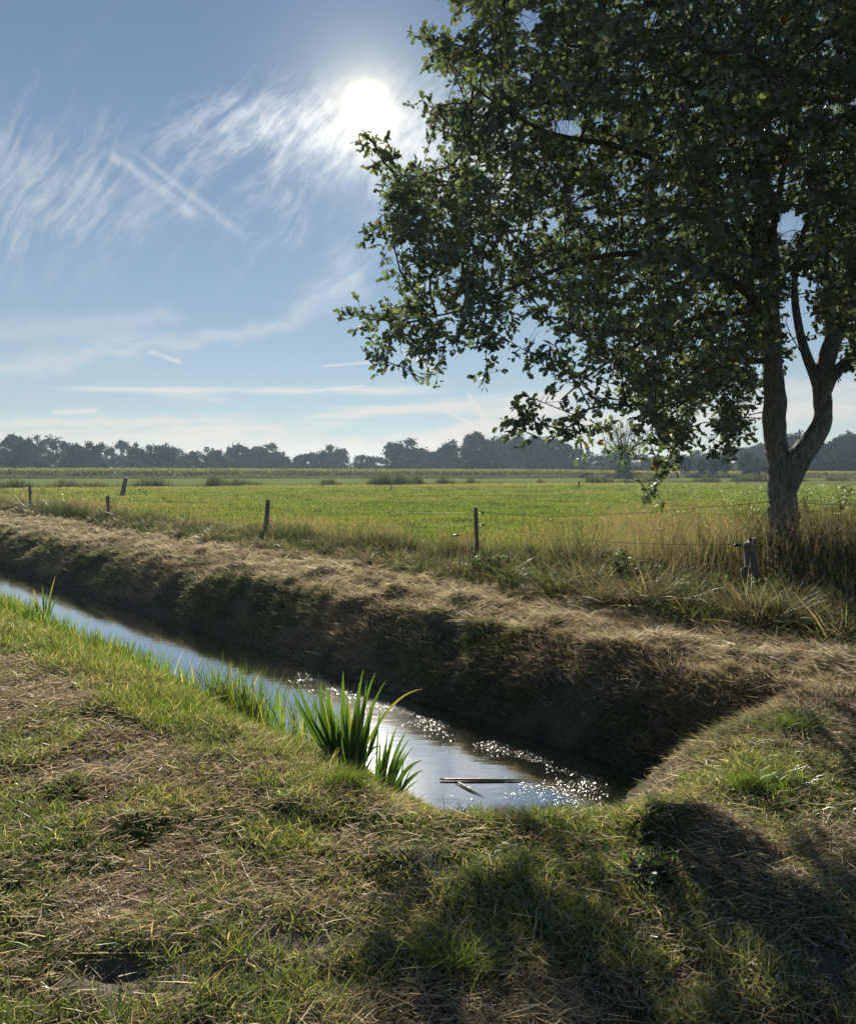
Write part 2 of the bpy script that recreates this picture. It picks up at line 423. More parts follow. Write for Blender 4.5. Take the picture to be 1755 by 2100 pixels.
# ------------------------------------------------------------------ ground: one sheet to the horizon
def axis(lo, hi, step, far, g=1.045):
    mid_ = np.arange(lo, hi+step*.5, step); up = []; x = mid_[-1]; s = step
    while x < far: s *= g; x += s; up.append(x)
    dn = []; x = mid_[0]; s = step
    while x > -far: s *= g; x -= s; dn.append(x)
    return np.array(dn[::-1]+list(mid_)+up)
au = axis(-2.5, 8.0, .045, 1100); av = axis(-3.0, 8.2, .045, 1100)
UU, VV = np.meshgrid(au, av, indexing='ij'); XX, YY = xy(UU, VV); ZZ = height(XX, YY)
def reed_v(x):      # distance of the reed ditch beyond the meadow, y as a function of x
    return 67+(x+39)*.495
def ground_color(x, y):
    u, v = uv(x, y); r = np.hypot(x, y); sh = x.shape
    def c(*k): return np.array(k)
    out = np.zeros(sh+(3,))
    n = fbm(x*1.4, y*1.4, 4, 41)[..., None]; n2 = fbm(x*.5, y*.5, 3, 42)[..., None]; nf = fbm(x*6, y*6, 3, 43)[..., None]
    soil = c(.070, .052, .036)*(.6+.8*nf); thatch = c(.17, .13, .075)*(.6+.8*nf); green = c(.050, .070, .020)*(.6+.8*nf)
    lawn = soil*(1-sst(n, .38, .55))+green*sst(n, .38, .55)
    hm = haymask(x, y)[..., None]
    lawn = lawn*(1-hm)+thatch*hm
    bm = baremask(x, y)[..., None]
    lawn = lawn*(1-bm)+c(.17, .15, .125)*(.8+.4*nf)*bm
    out = lawn
    dep = np.clip(-hbase(x, y)/.75, 0, 1)[..., None]
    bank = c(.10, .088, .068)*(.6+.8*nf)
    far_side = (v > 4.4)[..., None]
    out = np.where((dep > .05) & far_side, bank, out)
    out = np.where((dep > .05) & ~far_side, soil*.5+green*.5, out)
    hay = (sst(v, 5.75, 6.0)*sst(v, fringe0(u)+.4, fringe0(u)-.1))[..., None]
    out = out*(1-hay)+c(.20, .175, .13)*(.5+1.0*nf)*hay
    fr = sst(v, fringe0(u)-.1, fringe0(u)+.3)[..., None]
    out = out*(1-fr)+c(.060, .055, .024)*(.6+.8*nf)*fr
    md = sst(v, 10.2, 11.6)[..., None]
    mg = fbm(x*.09, y*.3, 4, 44)[..., None]; mg2 = fbm(x*.8, y*.8, 4, 45)[..., None]
    mead = c(.085, .125, .034)*(.6+.8*mg2)
    dry = sst(mg, .5, .72)*.5
    mead = mead*(1-dry)+c(.17, .17, .06)*dry
    out = out*(1-md)+mead*md
    # strip of rank grass before the reed ditch, and the pale field after it
    ry = reed_v(x)
    pre = (sst(y, ry*.80, ry*.86)*(y < ry)*md[..., 0])[..., None]*.8
    out = out*(1-pre)+c(.15, .145, .065)*(.7+.6*mg2)*pre
    post = (sst(y, ry+1, ry+3))[..., None]
    out = out*(1-post)+c(.13, .16, .05)*(.85+.3*mg2)*post
    return out
def fringe0(u): return 7.05+.55*sst(u, 3, 12)+.45*sst(u, 12, 26)+(vnoise(u*.9, u*0+2, 77)-.5)*.25
def fringe1(u): return 11.4-1.3*sst(u, 3, 12)
def haymask(x, y):
    px, py = proj(np.stack([x, y, np.zeros_like(x)], -1))
    n = fbm(x*1.1+4, y*1.5, 4, 51)
    u, v = uv(x, y)
    base = sst(n, .54, .62)
    left = np.exp(-(((u-5.0)/3.0)**2+((v-1.4)/.9)**2))           # mown strip beside the ditch on the left
    right = np.exp(-(((x-2.1)/1.1)**2+((y-2.9)/.42)**2))         # hay on the dam to the right
    mid_ = np.exp(-(((x+.3)/1.1)**2+((y-3.75)/.5)**2))
    heap = np.exp(-(((x-1.45)/.45)**2+((y-3.05)/.28)**2))
    ridge = np.exp(-(((u-1.75)/.55)**2+((v-5.2)/1.0)**2))
    m = base*.7+.38*left*(.3+1.3*base)+1.0*right+.42*mid_+heap+1.1*ridge
    green = np.exp(-(((u-1.35)/.5)**2+((v-3.7)/.45)**2))+.9*np.exp(-(((x-.3)/1.0)**2+((y-3.2)/.22)**2))
    return np.clip(m-green*.9, 0, 1)*sst(v, 6.6, 6.2)
def baremask(x, y):
    n = fbm(x*2.2+9, y*3.0, 4, 61)
    a = np.exp(-(((x-1.0)/.45)**2+((y-2.80)/.16)**2))+.8*np.exp(-(((x-1.15)/.5)**2+((y-2.25)/.12)**2))
    b = np.exp(-(((x+1.05)/.35)**2+((y-2.25)/.13)**2))+.8*np.exp(-(((x+.4)/.25)**2+((y-2.4)/.1)**2))
    return np.clip(sst(n, .68, .74)*.6+(a*sst(n, .32, .46)+b*sst(n, .46, .58))*1.0, 0, 1)
nu, nv_ = UU.shape
V = np.stack([XX, YY, ZZ], -1).reshape(-1, 3)
idx = np.arange(nu*nv_).reshape(nu, nv_)
F = np.stack([idx[:-1, :-1], idx[1:, :-1], idx[1:, 1:], idx[:-1, 1:]], -1).reshape(-1, 4)[:, ::-1]
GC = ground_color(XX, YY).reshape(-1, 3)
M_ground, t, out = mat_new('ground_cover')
b = t.new('ShaderNodeBsdfDiffuse'); a = t.new('ShaderNodeAttribute', attribute_name='Col'); tcx = t.new('ShaderNodeTexCoord')
nn = t.noise(tcx.outputs['Object'], 45, 6, .7); nl = t.noise(tcx.outputs['Object'], 1.6, 6, .7)
k = t.m('MULTIPLY', t.smooth(nn, .3, .7, .55, 1.35), t.smooth(nl, .3, .7, .8, 1.2))
kc = t.new('ShaderNodeCombineColor'); [t.put(kc.inputs[i], k) for i in range(3)]
t.l.new(t.mix(1.0, a.outputs['Color'], kc.outputs[0], 'MULTIPLY'), b.inputs['Color'])
bn = t.new('ShaderNodeBump'); bn.inputs['Strength'].default_value = .9; bn.inputs['Distance'].default_value = .03
t.l.new(nn, bn.inputs['Height']); t.l.new(bn.outputs[0], b.inputs['Normal']); t.l.new(b.outputs[0], out.inputs[0])
g = add_mesh('ground', V, F, GC, M_ground, True); tag(g, kind='structure')

# ------------------------------------------------------------------ water in the ditch
M_water, t, out = mat_new('ditch_water')
tcx = t.new('ShaderNodeTexCoord')
mp = t.new('ShaderNodeMapping'); t.l.new(tcx.outputs['Object'], mp.inputs[0]); mp.inputs['Rotation'].default_value = (0, 0, R(20)); mp.inputs['Scale'].default_value = (1, 2.6, 1)
w1 = t.noise(mp.outputs[0], 5.0, 3, .5); w2 = t.noise(mp.outputs[0], 42, 3, .6)
hgt = t.m('ADD', t.m('MULTIPLY', w1, .7), t.m('MULTIPLY', w2, .035))
bn = t.new('ShaderNodeBump'); bn.inputs['Strength'].default_value = .07; bn.inputs['Distance'].default_value = .02
t.l.new(hgt, bn.inputs['Height'])
df = t.new('ShaderNodeBsdfDiffuse'); df.inputs[0].default_value = (.018, .020, .014, 1)
gl = t.new('ShaderNodeBsdfGlossy'); gl.inputs['Roughness'].default_value = .045; t.l.new(bn.outputs[0], gl.inputs['Normal'])
fr = t.new('ShaderNodeFresnel'); fr.inputs['IOR'].default_value = 1.7; t.l.new(bn.outputs[0], fr.inputs['Normal'])
mx = t.new('ShaderNodeMixShader'); t.l.new(t.m('MINIMUM', t.m('ADD', t.m('MULTIPLY', fr.outputs[0], 1.2), .55), 1.0), mx.inputs[0])
t.l.new(df.outputs[0], mx.inputs[1]); t.l.new(gl.outputs[0], mx.inputs[2]); t.l.new(mx.outputs[0], out.inputs[0])
wu = np.array([1.5, 10, 30, 90, 300]); wv = np.array([2.9, 4.4, 5.9])
UW, VW = np.meshgrid(wu, wv, indexing='ij'); XW, YW = xy(UW, VW)
Vw = np.stack([XW, YW, np.full_like(XW, WATER)], -1).reshape(-1, 3); iw = np.arange(15).reshape(5, 3)
Fw = np.stack([iw[:-1, :-1], iw[1:, :-1], iw[1:, 1:], iw[:-1, 1:]], -1).reshape(-1, 4)[:, ::-1]
wat = add_mesh('water', Vw, Fw, None, M_water); tag(wat, kind='structure')

# ------------------------------------------------------------------ grass and hay (nobody could count it)
HALF = R(38)
def wedge(n, r0, r1, power=1.0):
    """points in front of the camera; density falls with distance as r^-power"""
    e = 2-power
    r = (rng.random(n)*(r1**e-r0**e)+r0**e)**(1/e); a = (rng.random(n)*2-1)*HALF
    return np.sin(a)*r, np.cos(a)*r
def inview(x, y, z=0, m=160):
    px, py = proj(np.stack([x, y, np.full_like(x, 0)+z], -1))
    return (px > -m) & (px < 1755+m) & (py < 2100+m*2)
def up_dirs(n, tilt, az=None, bias=(0, 0)):
    a = rng.random(n)*2*math.pi if az is None else az; s = np.abs(rng.normal(size=n))*tilt
    d = np.stack([np.cos(a)*s+bias[0], np.sin(a)*s+bias[1], np.ones(n)], -1); return nrm(d), a
def flat_dirs(n, lift=.12):
    a = rng.random(n)*2*math.pi
    return nrm(np.stack([np.cos(a), np.sin(a), rng.normal(size=n)*lift], -1)), a
def jit(c, n, s=.25):
    k = np.exp(rng.normal(size=(n, 1))*s); h = rng.normal(size=(n, 3))*.08
    return np.clip(np.array(c)*k*(1+h), .004, .8)
def mixc(a, b, f): return a*(1-f[:, None])+b*f[:, None]
G1, G2, G3 = (.12, .170, .044), (.21, .235, .085), (.065, .10, .036)
H1, H2 = (.40, .35, .26), (.17, .142, .10)

# 1 lawn on the near side and on the dam
parts = []
x, y = wedge(640000, 1.45, 12, .95); u, v = uv(x, y)
hb = hbase(x, y)
ok = (((v < 2.9) | (u < 2.2) | (y < 3.8)) & (v < 6.4) & (hb > -.25)) & inview(x, y); x, y, u, v = x[ok], y[ok], u[ok], v[ok]
clump = fbm(x*3.2, y*3.2, 3, 71); fine = fbm(x*11, y*11, 2, 72)
dens = sst(clump, .30, .55)*.8+.2; dens *= (1-.6*haymask(x, y))*(1-.85*baremask(x, y))*sst(fine, .2, .5)
ok = rng.random(len(x)) < dens; x, y, clump, u, v = x[ok], y[ok], clump[ok], u[ok], v[ok]; n = len(x); r = np.hypot(x, y)
lush = sst(v, 1.7, 2.5)*sst(u, 2.2, 3.4)+.8*np.exp(-(((u-1.1)/.4)**2+((v-3.9)/.5)**2))
L = (.024+.048*rng.random(n)**1.5)*(.6+.9*sst(clump, .35, .75))*(1+.9*np.clip(lush, 0, 1))
D, az = up_dirs(n, .55); B = np.stack([np.cos(az), np.sin(az), -.5+0*az], -1)*(.15+.5*rng.random(n))[:, None]
C = mixc(jit(G1, n), jit(G2, n), sst(fbm(x*1.7, y*1.7, 2, 73)+rng.normal(size=n)*.12, .45, .65)*.9)
yel = rng.random(n) < .14; C[yel] = jit(H1, yel.sum()); dk = rng.random(n) < .25; C[dk] = jit(G3, dk.sum())
parts.append(ribbons(np.stack([x, y, height(x, y)-.004], -1), D, B, L, .0026+.0022*rng.random(n)+.0010*r/3, C, 2))
V, F, C = join(parts); o = add_mesh('lawn_grass', V, F, C, M_grass)
tag(o, 'short green grass in tufts over the near bank and dam', 'grass', kind='stuff')

# 2 cut hay: on the lawn, on the dam and on the strip along the far shoulder
parts = []
x, y = wedge(420000, 1.45, 13, 1.0); u, v = uv(x, y)
ok = (((v < 2.8) | (u < 2.6) | (y < 3.8)) & (v < 6.5) & (hbase(x, y) > -.62)) & inview(x, y); x, y = x[ok], y[ok]
hm = haymask(x, y); ok = rng.random(len(x)) < (hm*.85+.28)*(1-.7*baremask(x, y)); x, y = x[ok], y[ok]; hm = hm[ok]; n = len(x); r = np.hypot(x, y)
D, az = flat_dirs(n, .35)
L = (.03+.10*rng.random(n)**2.2)
B = rng.normal(size=(n, 3))*.22; B[:, 2] = -.05+rng.random(n)*.12
C = mixc(jit(H2, n, .3), jit(H1, n, .3), (rng.random(n)**1.3)); pl = rng.random(n) < .12; C[pl] = jit((.52, .48, .38), pl.sum(), .15)
parts.append(ribbons(np.stack([x, y, height(x, y)+.004+rng.random(n)**2*.030], -1), D, B, L, .0019+.0018*rng.random(n)+.0008*r/3, C, 2))
# long coarse stalks lying about
n = 900; x, y = wedge(n, 1.6, 7.5, .6); u, v = uv(x, y); ok = ((v < 2.6) | (u < 1.9)) & (v < 6.2); x, y = x[ok], y[ok]
ok = rng.random(len(x)) < haymask(x, y)*.9+.1; x, y = x[ok], y[ok]; n = len(x)
D, az = flat_dirs(n, .05); B = rng.normal(size=(n, 3))*.12; B[:, 2] = .0
parts.append(ribbons(np.stack([x, y, height(x, y)+.018], -1), D, B, .12+.3*rng.random(n)**2, .0028+.0022*rng.random(n), jit((.40, .34, .20), n, .2), 4))
# the strip
def strip_pts(N, u0, u1, v0, v1, p=1.3):
    e = 1-p; uu = ((rng.random(N)*((u1+6)**e-(u0+6)**e)+(u0+6)**e)**(1/e))-6
    vv = v0+(v1-v0)*rng.random(N) if not callable(v0) else v0(uu)+(v1(uu)-v0(uu))*rng.random(N)
    xx, yy = xy(uu, vv); k = inview(xx, yy); return xx[k], yy[k], uu[k], vv[k]
x, y, u, v = strip_pts(330000, .2, 60, lambda q: 5.92+0*q, lambda q: fringe0(q)+.35, 1.9)
pt = fbm(x*2.4+3, y*3.2, 4, 84); ok = rng.random(len(x)) < sst(pt, .32, .55)*.85+.15; x, y, u, v, pt = x[ok], y[ok], u[ok], v[ok], pt[ok]
n = len(x); r = np.hypot(x, y); D, az = flat_dirs(n, .4)
L = .06+.17*rng.random(n)**2; B = rng.normal(size=(n, 3))*.25; B[:, 2] = rng.random(n)*.15-.03
C = mixc(jit((.13, .105, .07), n, .35), jit((.46, .41, .32), n, .35), np.clip(rng.random(n)*.5+sst(pt, .4, .62)*.6, 0, 1)); gr = rng.random(n) < .12; C[gr] = jit(G2, gr.sum())
parts.append(ribbons(np.stack([x, y, height(x, y)+rng.random(n)**2*.05], -1), D, B, L, .0020+.0019*r/4*(.5+1.0*rng.random(n)), C, 2))
V, F, C = join(parts); o = add_mesh('cut_hay', V, F, C, M_hay)
tag(o, 'cut dry hay and stalks lying on the lawn and in the mown strip', 'hay', kind='stuff')

# 3 mown stubble on the far bank and the end of the ditch
parts = []
x, y, u, v = strip_pts(230000, 1.5, 60, lambda q: 4.4+0*q, lambda q: 6.3+0*q, 1.9)
hb = hbase(x, y); ok = (hb > -.74); x, y, u, v = x[ok], y[ok], u[ok], v[ok]
cl = fbm(u*1.6, v*2.6, 4, 81); cl2 = fbm(u*.5, v*1.2, 3, 82)
ok = rng.random(len(x)) < sst(cl, .38, .55)*.9+.10; x, y, u, v, cl, cl2 = x[ok], y[ok], u[ok], v[ok], cl[ok], cl2[ok]; n = len(x); r = np.hypot(x, y)
dn = np.array([-NV[0], -NV[1]])
wild = rng.random(n)
lean = np.where(wild < .45, rng.random(n)*.9-.1, rng.normal(size=n)*.6); lat = rng.normal(size=n)*.55+(fbm(u*1.1, v*1.5, 2, 83)-.5)*2.2
D = nrm(np.stack([dn[0]*lean+DU[0]*lat, dn[1]*lean+DU[1]*lat, .45+.6*rng.random(n)], -1))
B = np.stack([dn[0]*.3+rng.normal(size=n)*.2, dn[1]*.3+rng.normal(size=n)*.2, -.25-.4*rng.random(n)], -1)
L = (.05+.13*rng.random(n)**1.8)*(.6+.9*cl)*(.5+.5*sst(hbase(x, y), -.70, -.45))
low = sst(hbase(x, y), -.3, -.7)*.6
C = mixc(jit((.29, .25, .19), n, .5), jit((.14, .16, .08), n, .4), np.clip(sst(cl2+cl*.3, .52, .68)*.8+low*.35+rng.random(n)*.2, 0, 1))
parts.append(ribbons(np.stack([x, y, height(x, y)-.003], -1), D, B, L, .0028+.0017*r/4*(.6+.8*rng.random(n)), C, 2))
x, y, u, v = strip_pts(12000, 1.6, 55, lambda q: 5.0+0*q, lambda q: 6.02+0*q, 1.6)
ok = (hbase(x, y) > -.62) & (rng.random(len(x)) < sst(fbm(x*1.3, y*1.3, 3, 85), .30, .55)); x, y, u = x[ok], y[ok], u[ok]; m = 22; n = len(x)
ts = .35+.75*rng.random(n)**1.8; gr = (fbm(x*.8+5, y*.8, 3, 86) > .5)
X = (x[:, None]+rng.normal(size=(n, m))*.035*ts[:, None]).ravel(); Y = (y[:, None]+rng.normal(size=(n, m))*.035*ts[:, None]).ravel(); TS = np.repeat(ts, m); GR = np.repeat(gr, m)
N_ = n*m; D, az = up_dirs(N_, .42, None, (dn[0]*.35, dn[1]*.35)); B = np.stack([np.cos(az)+dn[0]*.5, np.sin(az)+dn[1]*.5, -.6+0*az], -1)*(.1+.4*rng.random(N_))[:, None]
C = jit((.29, .25, .18), N_, .45); g_ = jit((.13, .16, .065), N_, .3); C = np.where((GR & (rng.random(N_) < .7))[:, None], g_, C)
parts.append(ribbons(np.stack([X, Y, height(X, Y)-.01], -1), D, B, (.06+.11*rng.random(N_))*TS, .003+.0016*np.hypot(X, Y)/4, C, 3))
V, F, C = join(parts); o = add_mesh('bank_stubble', V, F, C, M_hay)
tag(o, 'brown mown stubble covering the steep shaded far ditch bank', 'stubble', kind='stuff')

# 4 lush grass at the near water edge
parts = []
x, y, u, v = strip_pts(95000, 2.6, 45, lambda q: 1.9+0*q, lambda q: 3.45+0*q, 1.7)
hb = hbase(x, y); ok = (hb > -.72); x, y, u, v, hb = x[ok], y[ok], u[ok], v[ok], hb[ok]
cl = fbm(u*2, v*3, 3, 91); wl = sst(hb, -.45, -.7)
ok = rng.random(len(x)) < (sst(cl, .3, .55)*.9+.1)*(sst(u, 2.1, 3.4)*.75+.25); x, y, u, v, cl, wl = x[ok], y[ok], u[ok], v[ok], cl[ok], wl[ok]; n = len(x); r = np.hypot(x, y)
D, az = up_dirs(n, .28); L = (.045+.085*rng.random(n))*(.50+.50*sst(u, 2.6, 4.4))*(.7+.7*cl)*(1-.35*wl)
B = np.stack([np.cos(az), np.sin(az), -.5+0*az], -1)*(.1+.35*rng.random(n))[:, None]
C = mixc(jit((.085, .15, .022), n), jit((.15, .19, .05), n), sst(fbm(x*2, y*2, 2, 92)+rng.normal(size=n)*.1, .45, .65))
yl = rng.random(n) < .12; C[yl] = jit(H1, yl.sum())
parts.append(ribbons(np.stack([x, y, height(x, y)-.01], -1), D, B, L, .0036+.0013*r/4, C, 3))
# broad upright sedge blades standing at the waterline
x, y, u, v = strip_pts(15000, 4.1, 40, lambda q: 3.0+0*q, lambda q: 3.55+0*q, 1.7)
ok = rng.random(len(x)) < sst(fbm(u*2.3, u*0, 2, 93), .38, .55)*.9+.1; x, y, u = x[ok], y[ok], u[ok]; n = len(x)
D, az = up_dirs(n, .16); L = (.20+.28*rng.random(n)**1.3)*(1+.45*np.exp(-((u-4.9)/1.0)**2)); B = np.stack([np.cos(az), np.sin(az), -.4+0*az], -1)*(.05+.2*rng.random(n))[:, None]
C = jit((.085, .145, .026), n, .3); yl = rng.random(n) < .08; C[yl] = jit((.35, .30, .10), yl.sum())
parts.append(ribbons(np.stack([x, y, height(x, y)-.03], -1), D, B, L, .005+.006*rng.random(n)+.0003*u, C, 4))
V, F, C = join(parts); o = add_mesh('waterside_grass', V, F, C, M_grass)
tag(o, 'lush bright green grass and sedge along the near water edge', 'grass', kind='stuff')

# 5 tall rank grass along the fence
parts = []
def fh(u): return .50+.52*sst(u, 8.5, 5.0)+.10*sst(u, 15, 26)
x, y, u, v = strip_pts(210000, -3.5, 55, lambda q: fringe0(q)-.05, lambda q: fringe1(q), 1.7)
cl = fbm(x*1.4, y*1.4, 3, 95); cl2 = fbm(x*.7, y*.7, 2, 96); ok = rng.random(len(x)) < sst(cl, .28, .55)*.8+.2
x, y, u, v, cl, cl2 = x[ok], y[ok], u[ok], v[ok], cl[ok], cl2[ok]; n = len(x); r = np.hypot(x, y)
edge = sst(v, fringe0(u)-.1, fringe0(u)+.7); back = sst(v, fringe1(u), fringe1(u)-1.2); front = .42+.58*sst(v, 8.2, 9.2)
L = fh(u)*(.30+.75*rng.random(n))*(.35+.65*edge)*(.25+.75*back)*front*(.30+1.25*sst(cl, .28, .68))
D, az = up_dirs(n, .30, None, (.04, -.05)); B = np.stack([np.cos(az), np.sin(az), -.5+0*az], -1)*(.1+.4*rng.random(n))[:, None]
tan = np.clip(sst(cl2+rng.normal(size=n)*.12, .38, .58)*.8*sst(L, .1, .5)+.25*sst(u, 7, 3), 0, 1)
C = mixc(jit((.062, .088, .032), n, .45), jit((.185, .155, .098), n, .45), tan*(.45+.55*rng.random(n)))
pp = at(1541, 1160, 8.9); nearp = (np.hypot(x-pp[0]+.1, y-pp[1]+.35) < .85) & (y < 9.2); L = np.where(nearp, L*.22, L)
parts.append(ribbons(np.stack([x, y, height(x, y)-.01], -1), D, B, L, .0030+.0021*r/4*(.5+1.0*rng.random(n)), C, 3))
# flower stems with feathery heads
x, y, u, v = strip_pts(15000, -3, 40, lambda q: 8.8+0*q, lambda q: fringe1(q)-.2, 1.5)
ok = rng.random(len(x)) < sst(fbm(x*.9, y*.9, 2, 97), .4, .6); x, y, u = x[ok], y[ok], u[ok]; n = len(x)
D, az = up_dirs(n, .14); L = fh(u)*(.75+.45*rng.random(n)); B = np.stack([np.cos(az), np.sin(az), 0*az], -1)*.10
P0 = np.stack([x, y, height(x, y)], -1); C = jit((.28, .24, .15), n, .2)
parts.append(ribbons(P0, D, B, L, .0028+.0006*np.hypot(x, y)/4, C, 3))
for k in range(5):
    t = .80+.045*k; Pk = P0+D*(L*t)[:, None]+B*(L*t*t)[:, None]; Dk, _ = up_dirs(n, .55)
    parts.append(ribbons(Pk, Dk, B*0, .03+.04*rng.random(n), .0025+.0008*np.hypot(x, y)/4, jit((.32, .22, .15), n, .2), 1))
x, y, u, v = strip_pts(2100, -3.5, 50, lambda q: fringe0(q)+.15, lambda q: 10.3+0*q, 1.4)
n = len(x); m = 95; ok = np.hypot(x-pp[0]+.1, y-pp[1]+.55) > .85; x, y, u, v = x[ok], y[ok], u[ok], v[ok]; n = len(x); ts = (.18+.32*rng.random(n)**1.3)*(.8+.5*sst(u, 9, 5)); tn = rng.random(n)
X = (x[:, None]+rng.normal(size=(n, m))*.06).ravel(); Y = (y[:, None]+rng.normal(size=(n, m))*.06).ravel(); TS = np.repeat(ts, m); TN = np.repeat(tn, m)
N_ = n*m; D, az = up_dirs(N_, .50); B = np.stack([np.cos(az), np.sin(az), -.9+0*az], -1)*(.15+.5*rng.random(N_))[:, None]
C = np.where((TN < .5)[:, None], jit((.20, .175, .115), N_, .35), jit((.070, .100, .034), N_, .35)); C = np.where(((TN > .5) & (rng.random(N_) < .2))[:, None], jit((.22, .21, .09), N_, .3), C)
parts.append(ribbons(np.stack([X, Y, height(X, Y)-.01], -1), D, B, TS*(.6+.7*rng.random(N_)), .0036+.0022*np.hypot(X, Y)/4, C, 4))
V, F, C = join(parts); o = add_mesh('tall_grass', V, F, C, M_tall)
tag(o, 'tall rank grass with dry seed heads along the wire fence', 'grass', kind='stuff')

# 6 meadow grass
parts = []
x, y = wedge(330000, 9.5, 95, 1.55); u, v = uv(x, y); ok = (v > fringe1(u)-1.2) & (y < reed_v(x)); x, y, u, v = x[ok], y[ok], u[ok], v[ok]
cl = fbm(x*.35, y*.9, 4, 101); big = fbm(x*.09, y*.3, 4, 44); ok = rng.random(len(x)) < sst(cl, .25, .6)*.7+.3; x, y, cl, big = x[ok], y[ok], cl[ok], big[ok]; n = len(x); r = np.hypot(x, y)
ry = reed_v(x); rank = sst(y, ry*.80, ry*.86)
L = (.05+.06*rng.random(n))*(.7+.8*cl)*(1+.5*rank)*(1+.15*r/30); D, az = up_dirs(n, .45); B = np.stack([np.cos(az), np.sin(az), -.4+0*az], -1)*.25
C = mixc(jit((.115, .165, .036), n, .30), jit((.20, .195, .075), n, .25), np.clip(sst(big, .5, .7)*.5+rank*.6+(rng.random(n) < .1)*.6, 0, 1))
parts.append(ribbons(np.stack([x, y, height(x, y)-.005], -1), D, B, L, .004+.0065*r/10*(.6+.8*rng.random(n)), C, 2))
# thistle and dock tufts
x, y = wedge(230, 12, 85, .9); u, v = uv(x, y); ok = (v > fringe1(u)+.4) & (y < reed_v(x)); x, y = x[ok], y[ok]
for a, b_ in zip(x, y):
    m = 44; s = .12+.45*random.random(); px_ = a+rng.normal(size=m)*s; py_ = b_+rng.normal(size=m)*s*.5; D, az = up_dirs(m, .5); rr = math.hypot(a, b_)
    parts.append(ribbons(np.stack([px_, py_, height(px_, py_)-.01], -1), D, D*0, .10+.10*rng.random(m), np.full(m, .012+.007*rr/10), jit((.050, .075, .030), m, .2), 2))
V, F, C = join(parts); o = add_mesh('meadow_grass', V, F, C, M_grass)
tag(o, 'bright green meadow grass stretching to the reed ditch', 'grass', kind='stuff')
# dandelion clocks: small pale heads on stems
x, y = wedge(110, 14, 85, .3); u, v = uv(x, y); ok = (v > fringe1(u)) & (y < reed_v(x)); x, y = x[ok], y[ok]; parts = []
for a, b_ in zip(x, y):
    h = .14+.1*random.random(); z0 = float(height(np.array([a]), np.array([b_]))[0]); rr = .020+.0004*b_
    ph = [(math.cos(k*1.2566), math.sin(k*1.2566)) for k in range(5)]
    Vb = np.array([(0, 0, 1)]+[(c_*.9, s_*.9, .4) for c_, s_ in ph]+[(c_*.9, s_*.9, -.4) for c_, s_ in ph]+[(0, 0, -1)])*rr+np.array([a, b_, z0+h])
    Fb = [(0, 1+k, 1+(k+1) % 5) for k in range(5)]+[(1+k, 6+k, 6+(k+1) % 5) for k in range(5)]+[(1+k, 6+(k+1) % 5, 1+(k+1) % 5) for k in range(5)]+[(11, 6+(k+1) % 5, 6+k) for k in range(5)]
    parts.append((Vb, np.array(Fb), np.tile((.62, .62, .55), (12, 1))))
    parts.append(tube([(a, b_, z0), (a, b_, z0+h)], .004, 3, (.12, .16, .05), False))
V, F, C = join(parts); o = add_mesh('dandelion_clocks', V, F, C, M_far)
tag(o, 'pale dandelion seed heads dotted over the green meadow', 'flowers', kind='stuff')

# 7 reeds along the far ditch
parts = []
n = 60000; x = rng.random(n)*190-75; cl = .5*fbm(x*.07, x*0+5, 2, 111)+.5*fbm(x*.55, x*0+9, 4, 113); ok = rng.random(n) < sst(cl, .38, .54)*.9+.10; x = x[ok]; cl = cl[ok]; n = len(x)
y = reed_v(x)+rng.normal(size=n)*.8+.8; D, az = up_dirs(n, .22); L = (.30+1.15*rng.random(n))*(.35+.80*sst(cl, .42, .62))*(.7+.6*vnoise(x*1.7, x*0, 112))
C = mixc(jit((.055, .075, .038), n, .3), jit((.15, .15, .085), n, .2), rng.random(n)**2)
parts.append(ribbons(np.stack([x, y, 0*x-.05], -1), D, D*0+np.array([0, 0, -.1]), L, .03+.03*rng.random(n)+.0*x, C, 2))
V, F, C = join(parts); o = add_mesh('ditch_reeds', V, F, C, M_far)
tag(o, 'grey-green reeds and weeds lining the far ditch', 'reeds', kind='stuff')

# 8 maize on the left, low ripening crop on the right, and the weedy verge in front of them
parts = []
def maize_y(x): return 165+x*.10
n = 110000; x = rng.random(n)*400-190; row = rng.random(n)**1.6*60; y = maize_y(x)+row; left = sst(x, 45, 25)
hgt_ = 2.75-.4*sst(x, -120, 20)-.55*sst(x, 20, 60)
z = rng.random(n)**.6*hgt_*.75*(row < 3)+(row >= 3)*hgt_*.6
D, az = up_dirs(n, .5); L = hgt_-z; L = np.clip(L, .2, .9)*(.7+.5*rng.random(n))
top = sst(z/hgt_, .35, .75)
C = mixc(jit((.075, .10, .035), n, .3), jit((.24, .22, .09), n, .3), np.clip(top*.75*rng.random(n)+.25*(row > 3)+.25*sst(x, 30, 60), 0, 1))
parts.append(ribbons(np.stack([x, y, z], -1), D, D*0+np.array([0, 0, -.25]), L, .12+.14*rng.random(n), C, 2))
V, F, C = join(parts); o = add_mesh('maize_crop', V, F, C, M_crop)
tag(o, 'wide field of ripening maize in front of the far trees', 'maize', kind='stuff')
parts = []
n = 30000; x = rng.random(n)*400-190; y = maize_y(x)-1.5-rng.random(n)*4; cl = fbm(x*.08, x*0, 3, 121)
D, az = up_dirs(n, .4); L = (.3+.8*rng.random(n))*(.5+.8*cl)
C = mixc(jit((.050, .062, .032), n, .25), jit((.14, .12, .075), n, .2), rng.random(n)**1.5)
parts.append(ribbons(np.stack([x, y, 0*x-.05], -1), D, D*0, L, .10+.12*rng.random(n), C, 2))
V, F, C = join(parts); o = add_mesh('verge_weeds', V, F, C, M_crop)
tag(o, 'dull grey-green weeds along the near edge of the maize', 'weeds', kind='stuff')

